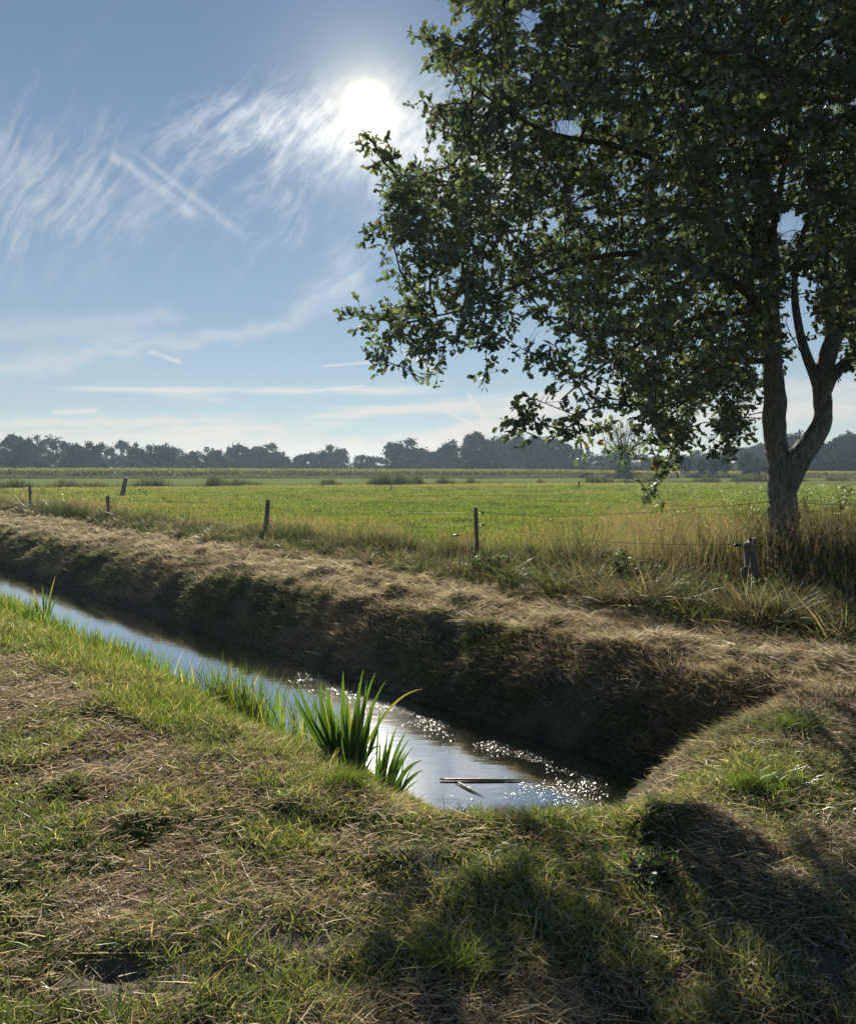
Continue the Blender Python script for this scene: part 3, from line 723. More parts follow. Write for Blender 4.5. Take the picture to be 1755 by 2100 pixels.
# 9 duckweed, bits of reed and froth at the end of the ditch
parts = []
n = 170000; u = 1.6+rng.random(n)**1.2*5.5; v = 2.9+rng.random(n)*2.3; x, y = xy(u, v); px, py = proj(np.stack([x, y, 0*x+WATER], -1))
dline = (py-1395)-(px-655)*.355            # distance below the far water edge, for the density only
edge_ = sst(v, 4.72, 5.0); endm = sst(u, 3.75, 2.9); cl = fbm(x*3, y*3, 4, 131); den = np.clip(endm*sst(cl, .35, .55)*(.15+.85*sst(v+u*.15, 4.1, 4.9))+sst(v, 4.42, 4.85)*.8*sst(cl, .36, .52)*sst(u, 7.4, 5.5), 0, 1)
ok = (rng.random(n) < den) & (hbase(x, y) < WATER+.02); x, y = x[ok], y[ok]; n = len(x)
r_ = .0016+.0034*rng.random(n); th = rng.random(n)*6.28; tl = rng.normal(size=(n, 2))*.13
V = np.zeros((n, 4, 3)); 
for k in range(4):
    a_ = th+k*math.pi/2; cx, cy = np.cos(a_)*r_*(1 if k % 2 else .7), np.sin(a_)*r_*(1 if k % 2 else .7)
    V[:, k] = np.stack([x+cx, y+cy, WATER+.004+.002*rng.random(n)+np.clip(cx*tl[:, 0]+cy*tl[:, 1], -.003, .01)], -1)
F = (np.array([(0, 1, 2), (0, 2, 3)])[None]+(np.arange(n)*4)[:, None, None]).reshape(-1, 3)
C = np.repeat(mixc(jit((.075, .08, .035), n), jit((.055, .045, .03), n), rng.random(n)), 4, 0)
M_duck = foliage('floating_weed', .1, .16, .26, (1.2, 1.2, .7))
o = add_mesh('duckweed', V.reshape(-1, 3), F, C, M_duck); tag(o, 'glinting duckweed and debris floating on the ditch end', 'duckweed', kind='stuff')

# ================================================================== OBJECTS
# ------------------------------------------------------------------ the oak
TY = 9.4
def limb(pts, n=6):
    """pts rows: picture x, picture y, distance, width in picture units"""
    P = np.array([at(p[0], p[1], p[2]) for p in pts]); W_ = np.array([p[3]*p[2]/1510.0/2 for p in pts])
    Q = spline(np.hstack([P, W_[:, None]]), n); return Q[:, :3], Q[:, 3]
tb = at(1602, 1240, TY); tb[2] = 0
oak = thing('oak_tree', tuple(tb), 'big leafy oak with forked trunk overhanging the right side of the ditch', 'tree')
def oaklocal(V): return V-tb
LIMBS = {
 'trunk': [(1603, 1262, 9.40, 98), (1603, 1225, 9.40, 82), (1604, 1190, 9.40, 71), (1603, 1150, 9.40, 64), (1605, 1100, 9.42, 61), (1606, 1060, 9.45, 59), (1603, 1020, 9.47, 53), (1600, 980, 9.50, 50)],
 'left': [(1602, 1040, 9.46, 44), (1598, 985, 9.48, 47), (1595, 940, 9.50, 43), (1589, 900, 9.48, 43), (1587, 860, 9.42, 45), (1589, 825, 9.38, 43), (1585, 780, 9.32, 39), (1582, 710, 9.25, 36), (1578, 620, 9.15, 34), (1578, 520, 9.0, 31), (1568, 400, 8.9, 27), (1550, 260, 8.8, 22), (1535, 110, 8.7, 17), (1520, -60, 8.7, 12), (1515, -260, 8.7, 6)],
 'right': [(1601, 1080, 9.42, 34), (1606, 1020, 9.42, 42), (1622, 972, 9.40, 48), (1645, 930, 9.38, 46), (1672, 893, 9.36, 42), (1686, 862, 9.36, 36), (1686, 825, 9.38, 34), (1684, 785, 9.4, 36), (1692, 745, 9.42, 35), (1712, 680, 9.5, 33), (1735, 600, 9.6, 32), (1758, 520, 9.7, 29), (1790, 400, 9.8, 24), (1810, 240, 9.9, 18), (1830, 60, 9.9, 13), (1845, -150, 9.9, 7)],
 'sub_a': [(1680, 800, 9.4, 22), (1667, 765, 9.4, 21), (1650, 720, 9.4, 18), (1637, 670, 9.42, 16), (1628, 590, 9.5, 13), (1640, 500, 9.6, 11), (1665, 420, 9.8, 9), (1690, 300, 10.1, 6)],
 'sub_b': [(1692, 800, 9.36, 26), (1708, 768, 9.34, 23), (1735, 742, 9.3, 20), (1775, 715, 9.2, 18), (1860, 660, 9.0, 15), (1960, 560, 8.8, 11), (2050, 430, 8.7, 7)],
 # boughs reaching left through the crown
 'b1': [(1583, 690, 9.2, 22), (1530, 600, 8.9, 18), (1430, 545, 8.8, 15), (1300, 520, 8.7, 12), (1180, 540, 8.7, 9), (1050, 590, 8.7, 7), (930, 640, 8.8, 4), (830, 655, 8.8, 2.5)],
 'b2': [(1578, 560, 9.1, 22), (1510, 440, 8.7, 17), (1400, 350, 8.6, 14), (1260, 300, 8.6, 11), (1120, 270, 8.7, 8), (1000, 200, 8.8, 5), (920, 130, 8.9, 2.5)],
 'b3': [(1581, 640, 9.2, 18), (1520, 640, 9.6, 14), (1430, 650, 9.9, 11), (1320, 700, 10.1, 8), (1220, 760, 10.2, 5), (1150, 820, 10.2, 3)],
 'b4': [(1570, 430, 8.9, 20), (1480, 260, 8.9, 15), (1370, 130, 9.0, 12), (1240, 40, 9.1, 9), (1100, -30, 9.2, 5), (1000, 0, 9.2, 2.5)],
 'b5': [(1583, 740, 9.3, 14), (1540, 740, 8.9, 11), (1480, 745, 8.4, 8), (1420, 790, 8.1, 6), (1380, 850, 7.9, 4), (1330, 900, 7.8, 3)],
 'b6': [(1560, 330, 8.9, 18), (1560, 200, 10.0, 14), (1500, 60, 11.2, 10), (1420, -60, 12.0, 6)],
 'b7': [(1579, 600, 9.1, 16), (1520, 500, 10.4, 12), (1400, 440, 11.5, 9), (1250, 430, 12.2, 5)],
 'b8': [(1576, 500, 9.0, 16), (1600, 380, 7.8, 12), (1620, 260, 6.8, 9), (1600, 160, 6.2, 5)],
 'b9': [(1800, 350, 9.8, 16), (1900, 200, 10.3, 12), (2000, 60, 10.8, 7)],
 'b10': [(1735, 600, 9.6, 16), (1760, 520, 11, 12), (1700, 420, 12.4, 8), (1640, 300, 13.2, 5)],
}
nodes, nrad, nroot = [], [], []
parts_t, parts_l = [], {}
for name, pts in LIMBS.items():
    P, Rr = limb(pts)
    if name == 'trunk':
        th = np.linspace(0, 6.28, 26, endpoint=False)
        Vt, Ft, Ct = tube(P, Rr, 28, (.1, .1, .1), True, .10, 1); parts_t.append((Vt, Ft, Ct))
    else:
        big_ = name in ('left', 'right', 'sub_a', 'sub_b')
        parts_l[name] = tube(P, Rr, 22 if big_ else 9, (.1, .1, .1), True, .07 if big_ else .04, len(name))
    if name not in ('trunk',):
        start = 10 if name in ('left', 'right') else 2
        for p, r_ in list(zip(P, Rr))[start*2:]:
            nodes.append(p); nrad.append(r_); nroot.append(True)
# knot, pruned stub and buttress roots belong to the trunk
kb = at(1634, 1058, 9.36); parts_t.append(tube([at(1618, 1064, 9.4), at(1630, 1060, 9.38), at(1640, 1057, 9.36)], [.10, .060, .028], 9, (.1, .1, .1), True, .25, 3))
for a_, l_ in ((3.5, .34), (4.5, .30), (5.4, .33), (.2, .30), (2.6, .28)):
    c_, s_ = math.cos(a_), math.sin(a_)
    parts_t.append(tube(spline([tb+(c_*.08, s_*.08, .42), tb+(c_*.17, s_*.17, .18), tb+(c_*.27, s_*.27, .02), tb+(c_*l_*1.25, s_*l_*1.25, -.08)], 4), np.linspace(.11, .035, 13), 9, (.1, .1, .1), True, .2, int(a_*10)))
parts_t.append(tube(spline([at(1580, 1215, 9.2), at(1585, 1170, 9.2), at(1592, 1120, 9.24), at(1594, 1090, 9.26)], 4), [.03]*13, 6, (.1, .1, .1), True, .3, 4))
V, F, C = join(parts_t); o = add_mesh('trunk', oaklocal(V), F, C, M_bark, True, oak)
dis = bpy.data.textures.new('bark_relief', 'CLOUDS'); dis.noise_scale = .12; dis.noise_depth = 3
for nm in ('left', 'right', 'sub_a', 'sub_b'):
    V, F, C = parts_l[nm]; add_mesh('limb', oaklocal(V), F, C, M_bark, True, oak)
# crown outline of the photograph, used as the limits of where twigs may grow in depth
OUT = [(960, -80), (925, 5), (1000, 50), (960, 78), (862, 60), (885, 130), (945, 158), (965, 185), (900, 205), (868, 218), (900, 265), (925, 300), (900, 335), (850, 335), (762, 293), (785, 350), (775, 400), (790, 440), (768, 462), (800, 510), (840, 520), (812, 560), (820, 610), (725, 640), (765, 690), (780, 745), (825, 768), (870, 748), (895, 778), (930, 738), (965, 728), (990, 785), (1040, 770), (1082, 765), (1060, 835), (1045, 885), (1095, 888), (1118, 845), (1140, 892), (1190, 898), (1232, 862), (1258, 905), (1300, 945), (1345, 965), (1375, 965), (1392, 935), (1412, 905), (1420, 850), (1468, 812), (1480, 880), (1500, 910), (1522, 880), (1512, 815), (1560, 790), (1562, 740), (1610, 735), (1622, 700), (1600, 640), (1640, 560), (1655, 620), (1700, 720), (1722, 690), (1745, 772), (1800, 790), (1950, 740), (2150, 600), (2350, 300), (2400, -400), (2200, -1200), (1300, -1200), (1000, -600)]
HOLES = [(1158, 265, 38, 22), (1618, 462, 30, 34), (1185, 405, 16, 16), (1655, 600, 34, 60), (1668, 700, 34, 50), (1100, 690, 26, 18), (1045, 735, 40, 24), (1213, 430, 12, 22), (1000, 545, 16, 14), (1500, 800, 26, 20), (935, 560, 16, 16), (965, 330, 20, 12), (1085, 40, 30, 26), (1250, 700, 14, 12), (1120, 430, 14, 12)]
OUTa = np.array(OUT, float)
def inside(px, py):
    r_ = np.zeros(px.shape, bool); j = len(OUTa)-1
    for i in range(len(OUTa)):
        xi, yi = OUTa[i]; xj, yj = OUTa[j]
        c_ = ((yi > py) != (yj > py)) & (px < (xj-xi)*(py-yi)/(yj-yi+1e-9)+xi); r_ ^= c_; j = i
    for hx, hy, ha, hb_ in HOLES: r_ &= (((px-hx)/ha)**2+((py-hy)/hb_)**2) > 1
    return r_
def edge_dist(px, py):
    d = np.full(px.shape, 1e9)
    for i in range(len(OUTa)):
        a_ = OUTa[i-1]; b_ = OUTa[i]; e = b_-a_
        t = np.clip(((px-a_[0])*e[0]+(py-a_[1])*e[1])/(e@e+1e-9), 0, 1)
        d = np.minimum(d, np.hypot(px-(a_[0]+t*e[0]), py-(a_[1]+t*e[1])))
    return d
CC_ = np.array([4.9, 9.9, 6.2]); CR = np.array([6.4, 4.3, 5.8])
cl_pts = []
N = 40000; q = rng.random((N, 3))*2-1; q = q[np.sum(np.abs(q)**3.2, 1) < 1]; P = CC_+q*CR
P = P[P[:, 2] > 1.7]
def shade_ok(P):
    lim = 2.62+np.clip(P[:, 0]-1.9, 0, 9)*2.4
    return P[:, 1]-2.09*P[:, 2] < lim
P = P[shade_ok(P)]
gap = fbm(P[:, 0]*.9+P[:, 2]*.3, P[:, 2]*1.0+P[:, 1]*.5, 3, 151); P = P[gap > .345]
px, py = proj(P); k = inside(px, py); P, px, py = P[k], px[k], py[k]; ed = edge_dist(px, py); pxm = 1510*.22/P[:, 1]
k = (ed > pxm*np.where(py > 760, .30, .55)) | (rng.random(len(P)) < .04); P, px, py = P[k], px[k], py[k]
frame_in = (px < 1830) & (py > -90)
# thin by Poisson-like rejection, finer inside the picture
grid = {}; keep = []
for i in rng.permutation(len(P)):
    s = .425 if frame_in[i] else .62
    kx = tuple((P[i]/s).astype(int)); ok = True
    for dx in (-1, 0, 1):
        for dy in (-1, 0, 1):
            for dz in (-1, 0, 1):
                for j in grid.get((s, kx[0]+dx, kx[1]+dy, kx[2]+dz), ()):
                    if np.sum((P[i]-P[j])**2) < s*s*.62: ok = False
    if ok: grid.setdefault((s,)+kx, []).append(i); keep.append(i)
P = P[keep]; frame_in = frame_in[keep]
print('oak clusters', len(P), int(frame_in.sum()))
# edge sprigs that make the ragged outline, and the hanging sprays
sprigs = [(768, 300, 8.3), (790, 325, 8.3), (870, 75, 7.9), (890, 105, 7.9), (935, 12, 9), (875, 232, 8.9), (895, 255, 8.9), (775, 470, 8.3), (800, 495, 8.3), (735, 645, 8.3), (755, 655, 8.3), (790, 740, 8.3), (822, 752, 8.3), (897, 765, 8.9), (1000, 770, 8.3), (1060, 870, 6.7), (1075, 850, 6.7), (1100, 868, 6.7), (1150, 880, 6.7), (1190, 885, 6.7), (1365, 950, 7.9), (1345, 945, 7.9), (1395, 915, 7.9), (1490, 850, 8.6), (1500, 885, 8.6), (1512, 840, 8.6), (1470, 915, 8.7), (1462, 930, 8.7), (1745, 755, 9.1), (820, 555, 8.3), (1280, 925, 8), (1240, 870, 8.1)]
SPR = np.array([at(*s) for s in sprigs]); P = np.vstack([P, SPR]); frame_in = np.concatenate([frame_in, np.ones(len(SPR), bool)])
hang = np.array([at(1410, 880, 7.9), at(1395, 925, 7.85), at(1365, 960, 7.8), at(1342, 985, 7.8), at(1322, 1010, 7.8)])
# connect the clusters to the skeleton
nodes = np.array(nodes); nrad = list(nrad); parent = [-1]*len(nodes); n0 = len(nodes)
NX = [p for p in nodes]; child_of = {}
dist = np.min(np.linalg.norm(P[:, None]-nodes[None], axis=2), 1); order = np.argsort(dist)
arr = np.zeros((n0+len(P)*8, 3)); arr[:n0] = nodes; cost = np.zeros(len(arr)); cnt = n0
edges = []; tips = []
for i in order:
    c_ = P[i]; d = np.linalg.norm(arr[:cnt]-c_, axis=1)+.35*cost[:cnt]
    j = int(np.argmin(d)); a_ = arr[j]; L_ = np.linalg.norm(c_-a_); m = max(1, min(7, int(L_/.16))); prev = j
    side = rng.normal(size=3)*.07*L_; side[2] += .07*L_
    for s in range(1, m+1):
        t = s/m; pnt = a_+(c_-a_)*t+side*math.sin(math.pi*t); arr[cnt] = pnt; cost[cnt] = cost[j]+L_*t
        edges.append((prev, cnt)); prev = cnt; cnt += 1
    tips.append((prev, nrm(c_-a_), frame_in[i]))
for s in range(len(hang)):
    if s == 0: d = np.linalg.norm(arr[:cnt]-hang[0], axis=1); prev = int(np.argmin(d))
    arr[cnt] = hang[s]; edges.append((prev, cnt)); 
    if s == 4: tips.append((cnt, nrm(hang[s]-arr[prev]), True))
    prev = cnt; cnt += 1
load = np.zeros(cnt); 
for tpi, _, _ in tips: load[tpi] += 1
for a_, b_ in reversed(edges): load[a_] += load[b_]
rad = .0045*np.maximum(load, 1)**.42
def edge_tubes(ea, eb, ra, rb, sides=4):
    d = nrm(eb-ea); ref = np.where(np.abs(d[:, 2:3]) < .8, np.array([[0, 0, 1.]]), np.array([[1., 0, 0]]))
    a = nrm(np.cross(d, ref)); b = np.cross(d, a); n = len(ea); V = np.zeros((n, 2*sides, 3))
    for k in range(sides):
        th = 2*math.pi*k/sides; w = a*math.cos(th)+b*math.sin(th)
        V[:, k] = ea+w*ra[:, None]; V[:, sides+k] = eb+w*rb[:, None]
    f = []
    for k in range(sides): l = (k+1) % sides; f += [(k, l, sides+l), (k, sides+l, sides+k)]
    F = (np.array(f)[None]+(np.arange(n)*2*sides)[:, None, None]).reshape(-1, 3)
    return V.reshape(-1, 3), F, np.tile((.07, .06, .05), (n*2*sides, 1))
E = np.array(edges); bp = [edge_tubes(arr[E[:, 0]], arr[E[:, 1]], np.minimum(rad[E[:, 1]]*1.05, .05), np.minimum(rad[E[:, 1]], .05), 5)]
for nm, p in parts_l.items():
    if nm not in ('left', 'right', 'sub_a', 'sub_b'): bp.append(p)
# bare dead twigs below the crown
for tw in ([(1563, 845), (1540, 850), (1520, 862)], [(1540, 850), (1527, 848)], [(1640, 720), (1622, 690), (1610, 660), (1615, 640)], [(1622, 690), (1608, 676)]):
    bp.append(tube([at(a_, b_, 9.3) for a_, b_ in tw], np.linspace(.008, .003, len(tw)), 4))
# leaves
TP, TD, TF = arr[[t_[0] for t_ in tips]], np.array([t_[1] for t_ in tips]), np.array([t_[2] for t_ in tips])
lp, ld, ls = [], [], []; twa, twb = [], []
for p, d, f in zip(TP, TD, TF):
    nt = 6 if f else 4
    for k in range(nt):
        dd = nrm(d*.5+rng.normal(size=3)*(1, 1, .8)); Lt = .12+.20*rng.random(); q0 = p-d*.10*rng.random(); q1 = q0+dd*Lt+np.array([0, 0, -.03]); twa.append(q0); twb.append(q1)
        nl = 7 if f else 5
        tt = rng.random(nl)**.6; lp.append(q0+(q1-q0)*tt[:, None]); ld.append(nrm(dd*.7+rng.normal(size=(nl, 3))*.75+np.array([0, 0, -.18]))); ls.append(np.full(nl, 1.0 if f else 1.7))
for p, d, f in zip(TP, TD, TF):
    if not f: continue
    ppx, ppy = proj(p[None]); e_ = edge_dist(ppx, ppy)[0]
    if e_ > 60 or rng.random() > .55: continue
    c2 = nrm(p-np.array([4.6, 9.4, 5.0])+rng.normal(size=3)*1.2); q0 = p; L2_ = .15+.17*rng.random(); q1 = q0+c2*L2_*.5+np.array([0, 0, .03]); q2 = q1+nrm(c2+rng.normal(size=3)*.35)*L2_*.5
    twa += [q0, q1]; twb += [q1, q2]; tt = rng.random(9); lp.append(np.where(tt[:, None] < .5, q0+(q1-q0)*tt[:, None]*2, q1+(q2-q1)*(tt[:, None]*2-1))); ld.append(nrm(c2*.5+rng.normal(size=(9, 3))*.8)); ls.append(np.full(9, .85))
# leaves also sit along the finer branches
fine_e = [e for e in edges if load[e[1]] <= 3]
fa = arr[[e[0] for e in fine_e]]; fb = arr[[e[1] for e in fine_e]]; m = len(fa)
for k in range(3):
    t = rng.random((m, 1)); lp.append(fa+(fb-fa)*t); ld.append(nrm(rng.normal(size=(m, 3))+np.array([0, 0, -.15]))); ls.append(np.ones(m))
lp = np.concatenate(lp); ld = np.concatenate(ld); ls = np.concatenate(ls)
px, py = proj(lp); r_ = inside(px, py) | (edge_dist(px, py) < 48); hx = (px > 1255) & (px < 1440) & (py > 880)
kk = r_ | hx; lp, ld, ls = lp[kk], ld[kk], ls[kk]
bp.append(edge_tubes(np.array(twa), np.array(twb), np.full(len(twa), .0032), np.full(len(twa), .0016), 3))
V, F, C = join(bp); o = add_mesh('branches', oaklocal(V), F, C, M_twig, True, oak)
half = [(0.02, 0), (.13, .20), (.27, .34), (.15, .46), (.35, .62), (.20, .76), (.23, .90), (.03, 1.0)]
def leaf_mesh(P, D, size, C):
    n = len(P); qn = rng.normal(size=(n, 3)); qn[:, 2] += 1.0; S = nrm(np.cross(D, qn)); Nn = np.cross(S, D); k = len(half)
    V = np.zeros((n, 2*k, 3), np.float32); curl = rng.normal(size=(n, 1))*.18
    for i, (a, b) in enumerate(half):
        c_ = P+D*(size*b)[:, None]+Nn*(curl*(b*b))*size[:, None]
        V[:, 2*i] = c_-S*(size*a)[:, None]+Nn*(size*a*.35)[:, None]; V[:, 2*i+1] = c_+S*(size*a)[:, None]+Nn*(size*a*.35)[:, None]
    f = []
    for i in range(k-1): a = 2*i; f += [(a, a+1, a+3), (a, a+3, a+2)]
    F = (np.array(f)[None]+(np.arange(n)*2*k)[:, None, None]).reshape(-1, 3)
    return V.reshape(-1, 3), F, np.repeat(C, 2*k, 0)
n = len(lp); print('oak leaves', n)
C = mixc(jit((.085, .108, .078), n, .22), jit((.12, .15, .06), n, .2), (rng.random(n) < .25)*1.0); br = rng.random(n) < .012; C[br] = jit((.24, .13, .05), br.sum(), .2)
V, F, C = leaf_mesh(lp, ld, (.056+.040*rng.random(n))*ls, C)
o = add_mesh('crown', oaklocal(V), F, C, M_leaf, False, oak)

# ------------------------------------------------------------------ fence posts, insulators and wires
FP = []   # wire heights on each post
def post_pts(pt, pb, wpx, Y, roundtop=.8):
    T_p = at(pt[0], pt[1], Y); B_p = at(pb[0], pb[1], Y); zb = float(height(B_p[:1], B_p[1:2])[0])-.25
    k = (zb-B_p[2])/(T_p[2]-B_p[2]); B_p = B_p+(T_p-B_p)*k; w = wpx*Y/1510/2
    d = T_p-B_p; pts = [B_p+d*t for t in (0, .25, .5, .75, .93, 1)]
    return np.array(pts), np.array([1.05, 1.0, 1.0, .97, .95, .78])*w*1.0
def insulator_mesh(c, out, mat, parent, base, size=.030):
    """ring insulator: threaded rod and a ribbed barrel"""
    c = np.array(c)-base; out = np.array(out, float); rod = tube([c, c+out*.9], .005, 6)
    body = tube([c+out*.9+(0, 0, z_) for z_ in (-.022, -.014, -.006, 0, .006, .014, .022)], np.array([.5, .95, .7, 1.0, .7, .95, .5])*size*.72, 10)
    V, F, C = join([rod, body]); return add_mesh('insulator', V, F, C, mat, True, parent)
posts = [
 ('wooden fence post', (975, 1040), (979, 1168), 9.0, 12.0, M_post, 'slim brown wooden fence post with rounded top and black insulators', [(983, 1052), (984, 1076)], M_black),
 ('post', (550, 1024), (544, 1112), 9.5, 16.5, M_post, 'leaning dark fence post carrying two red insulators', [(555, 1040), (552, 1067)], M_red),
 ('post', (221, 1017), (225, 1068), 7.5, 22.9, M_post, 'short dark fence post tilted left, with black insulators, below the fat leaning post', [(226, 1021), (227, 1040)], M_black),
 ('post', (62, 995), (62.5, 1036), 5.5, 28.3, M_post, 'leftmost dark upright fence post in tan grass', [(65, 1010)], M_black),
]
wire_top, wire_low = {}, {}
for i, (_, pt, pb, w, Y, mt, lab, ins, im) in enumerate(posts):
    P_, R_ = post_pts(pt, pb, w, Y); base = P_[0]+(0, 0, .25)
    th = thing('fence_post', tuple(base), lab, 'fence post', 'wooden posts of the wire fence beside the mown strip')
    V, F, C = tube(P_, R_, 12, (.1, .1, .1), True, .10, i); add_mesh('shaft', V-base, F, C, mt, True, th)
    for q_ in ins:
        c_ = at(q_[0]-2, q_[1], Y); ot = np.array([.075, -.01, 0])
        insulator_mesh(c_, ot, im, th, base, .030 if i < 2 else .034)
    wire_top[i] = at(ins[0][0]+3, ins[0][1], Y); wire_low[i] = at(ins[-1][0]+3, ins[-1][1]+(0 if len(ins) > 1 else 12), Y)
# old split post by the oak
P_, R_ = post_pts((1536, 1106), (1547, 1222), 27, 8.9); base = P_[0]+(0, 0, .25)
th = thing('old_post', tuple(base), 'thick old cracked wooden post with a slanting top beside the oak trunk', 'fence post')
n_ = 12; V, F, C = tube(np.vstack([P_[:-1], P_[-1:]]), np.array([.094, .09, .088, .084, .083, .076]), 14, (.1, .1, .1), True, .20, 9)
V = V-base; topz = (P_[-1]-base)[2]; tm = V[:, 2] > topz-.03
V[tm, 2] += np.where(V[tm, 0]-V[tm, 0].mean() < 0, -.035, .012)+rng.normal(size=tm.sum())*.006
add_mesh('shaft', V, F, C, M_oldpost, False, th)
kn = at(1530, 1172, 8.82)-base; add_mesh('burl', *tube([kn+(.01, 0, .05), kn+(-.035, 0, .02), kn+(-.045, 0, -.05), kn+(.01, 0, -.09)], [.02, .034, .034, .015], 9, (.1, .1, .1), True, .2, 5), M_oldpost, True, th)
cp = at(1512, 1118, 8.85)-base; V, F, C = tube([cp+(x_, 0, 0) for x_ in (-.045, -.036, 0, .036, .045)], [.008, .018, .021, .018, .008], 12)
add_mesh('strain_insulator', V, F, C, M_black, True, th)
V, F, C = tube([cp+(.07, 0, 0), at(1524, 1120, 8.8)-base], .006, 5); add_mesh('hook', V, F, C, M_wire, True, th)
add_mesh('bolt', *tube([at(1540, 1137, 8.76)-base, at(1540, 1137, 8.80)-base], .012, 8), M_wire, True, th)
def wire(name, pts, r_, mat, label, sag=.04, barbs=False):
    out_ = []
    for a_, b_ in zip(pts[:-1], pts[1:]):
        a_, b_ = np.array(a_), np.array(b_)
        for k in range(12):
            t = k/12; out_.append(a_+(b_-a_)*t-np.array([0, 0, sag*4*t*(1-t)]))
    out_.append(np.array(pts[-1])); out_ = np.array(out_); o_ = out_[0].copy(); ps = [tube(out_-o_, r_, 4)]
    if barbs:
        d_ = np.cumsum(np.linalg.norm(np.diff(out_, axis=0), axis=1)); tot_ = d_[-1]
        for s in np.arange(.1, tot_, .12):
            i = int(np.searchsorted(d_, s)); p = out_[i]+(out_[i+1]-out_[i])*((s-(d_[i-1] if i else 0))/max(1e-6, d_[i]-(d_[i-1] if i else 0)))-o_
            for q_ in range(2): v_ = nrm(rng.normal(size=3))*.014; ps.append(tube([p-v_, p+v_], r_*.8, 3))
    V, F, C = join(ps); w_ = add_mesh(name, V, F, C, mat); w_.location = tuple(o_); tag(w_, label, 'wire', 'fence wires strung along the posts'); return w_
p0 = wire_top[0]
wire('barbed_wire', [at(979, 1048, 12.0), at(1110, 1060, 11.4), at(1300, 1052, 10.6), at(1440, 1040, 9.9), at(1580, 1028, 9.4)], .0035, M_wire, 'dark barbed wire sagging from the slim brown post to the oak trunk', .01, True)
wire('barbed_wire', [at(1632, 1030, 9.4), at(1760, 1036, 9.2), at(1950, 1040, 9.0)], .0035, M_wire, 'dark barbed wire running right from the oak trunk', .01, True)
wire('electric_wire', [wire_top[3], wire_top[2], wire_top[1], wire_top[0]], .0016, M_tape, 'upper thin electric wire crossing the meadow view between the posts', .03)
wire('electric_wire', [wire_low[3], wire_low[2], wire_low[1], wire_low[0]], .0016, M_tape, 'lower thin electric wire between the posts', .05)
wire('electric_wire', [wire_low[0], at(1200, 1108, 10.6), at(1500, 1117, 8.9)], .0035, M_wire, 'thin wire in the tall grass reaching the black strain insulator', .02)
for q_, lab in (((935, 1098, 11.9), 'small black insulator hanging on the wire left of the slim brown post'), ((286, 1004, 24), 'small black clip on the wire right of the short tilted post')):
    c_ = at(*q_); V, F, C = tube([(-.05, 0, 0), (-.035, 0, 0), (0, 0, 0), (.035, 0, 0), (.05, 0, 0)], [.008, .014, .018, .014, .008], 10)
    o_ = add_mesh('wire_insulator', V, F, C, M_black, True); o_.location = tuple(c_); tag(o_, lab, 'insulator')
# posts far out in the meadow
far_posts = [((259, 980), (251, 1017), 9.5, 46, 'fat weathered post leaning right out in the left meadow'), ((803, 991), (802, 1006), 3.2, 62, 'tiny dark post left of centre in the far meadow'),
             ((1187, 985), (1186, 1003), 3.2, 66, 'tiny straight post on a dry tussock, right of centre in the far meadow'), ((1517, 975), (1510, 991), 3.2, 92, 'small post leaning right near the far reeds, left of the oak trunk'),
             ((1421, 967), (1422, 980), 2.2, 112, 'faint thin post among the far reeds'), ((661, 985), (661, 1000), 2.4, 78, 'faint dark stake among reeds left of the middle')]
for i, (pt, pb, w, Y, lab) in enumerate(far_posts):
    B0 = onz(pb[0], pb[1]); Y = B0[1]; P_, R_ = post_pts(pt, pb, w, Y); base = P_[0]+(0, 0, .25); V, F, C = tube(P_, R_, 8, (.1, .1, .1), True, .1, i)
    o_ = add_mesh('meadow_post', V-base, F, C, M_post, True); o_.location = tuple(base); tag(o_, lab, 'post', 'old posts standing out in the meadow')

# ------------------------------------------------------------------ yellow-flag iris clumps: each leaf a part
def iris(name, base, label, leaves):
    th = thing(name, tuple(base), label, 'plant', 'iris clumps at the water edge')
    for (x0, y0, x1, y1, dy, bend, w, pale) in leaves:
        Y0 = base[1]+(-.06+.12*random.random()); A = at(x0, y0, Y0); Bt = at(x1, y1, base[1]+dy); A[2] = min(A[2], base[2]+.02)
        mid_ = (A+Bt)/2+np.array([bend[0], 0, bend[1]]); sg = 12; pts = np.array([(1-t)**2*A+2*t*(1-t)*mid_+t*t*Bt for t in np.linspace(0, 1, sg+1)])-base
        d = nrm(np.gradient(pts, axis=0)); S = nrm(np.cross(d, np.array([.25*random.uniform(-1, 1), -1, .1]))); Nn = np.cross(S, d); V = []
        for i in range(sg+1):
            t = i/sg; ww = w*.98*(.75+.35*math.sin(math.pi*min(1, t*1.1)))*(1-t**3.2)*.5+.0006
            V += [pts[i]-S[i]*ww+Nn[i]*ww*.3, pts[i]-Nn[i]*ww*.15, pts[i]+S[i]*ww+Nn[i]*ww*.3]
        F = []
        for i in range(sg):
            for j in range(2): a = i*3+j; F += [(a, a+1, a+4), (a, a+4, a+3)]
        t = np.repeat(np.linspace(0, 1, sg+1), 3)[:, None]; c0 = np.array((.046, .092, .026))*random.uniform(.6, 1.3); tip = np.array((.30, .28, .10)) if pale else np.array((.09, .17, .02))
        C = c0*(1-t**3)+tip*t**3 if not pale else c0*(1-t)+tip*t
        w = w*1.0
        o_ = add_mesh('leaf', np.array(V), np.array(F), C, M_iris, True, th)
b1 = ground_hit(712, 1592)
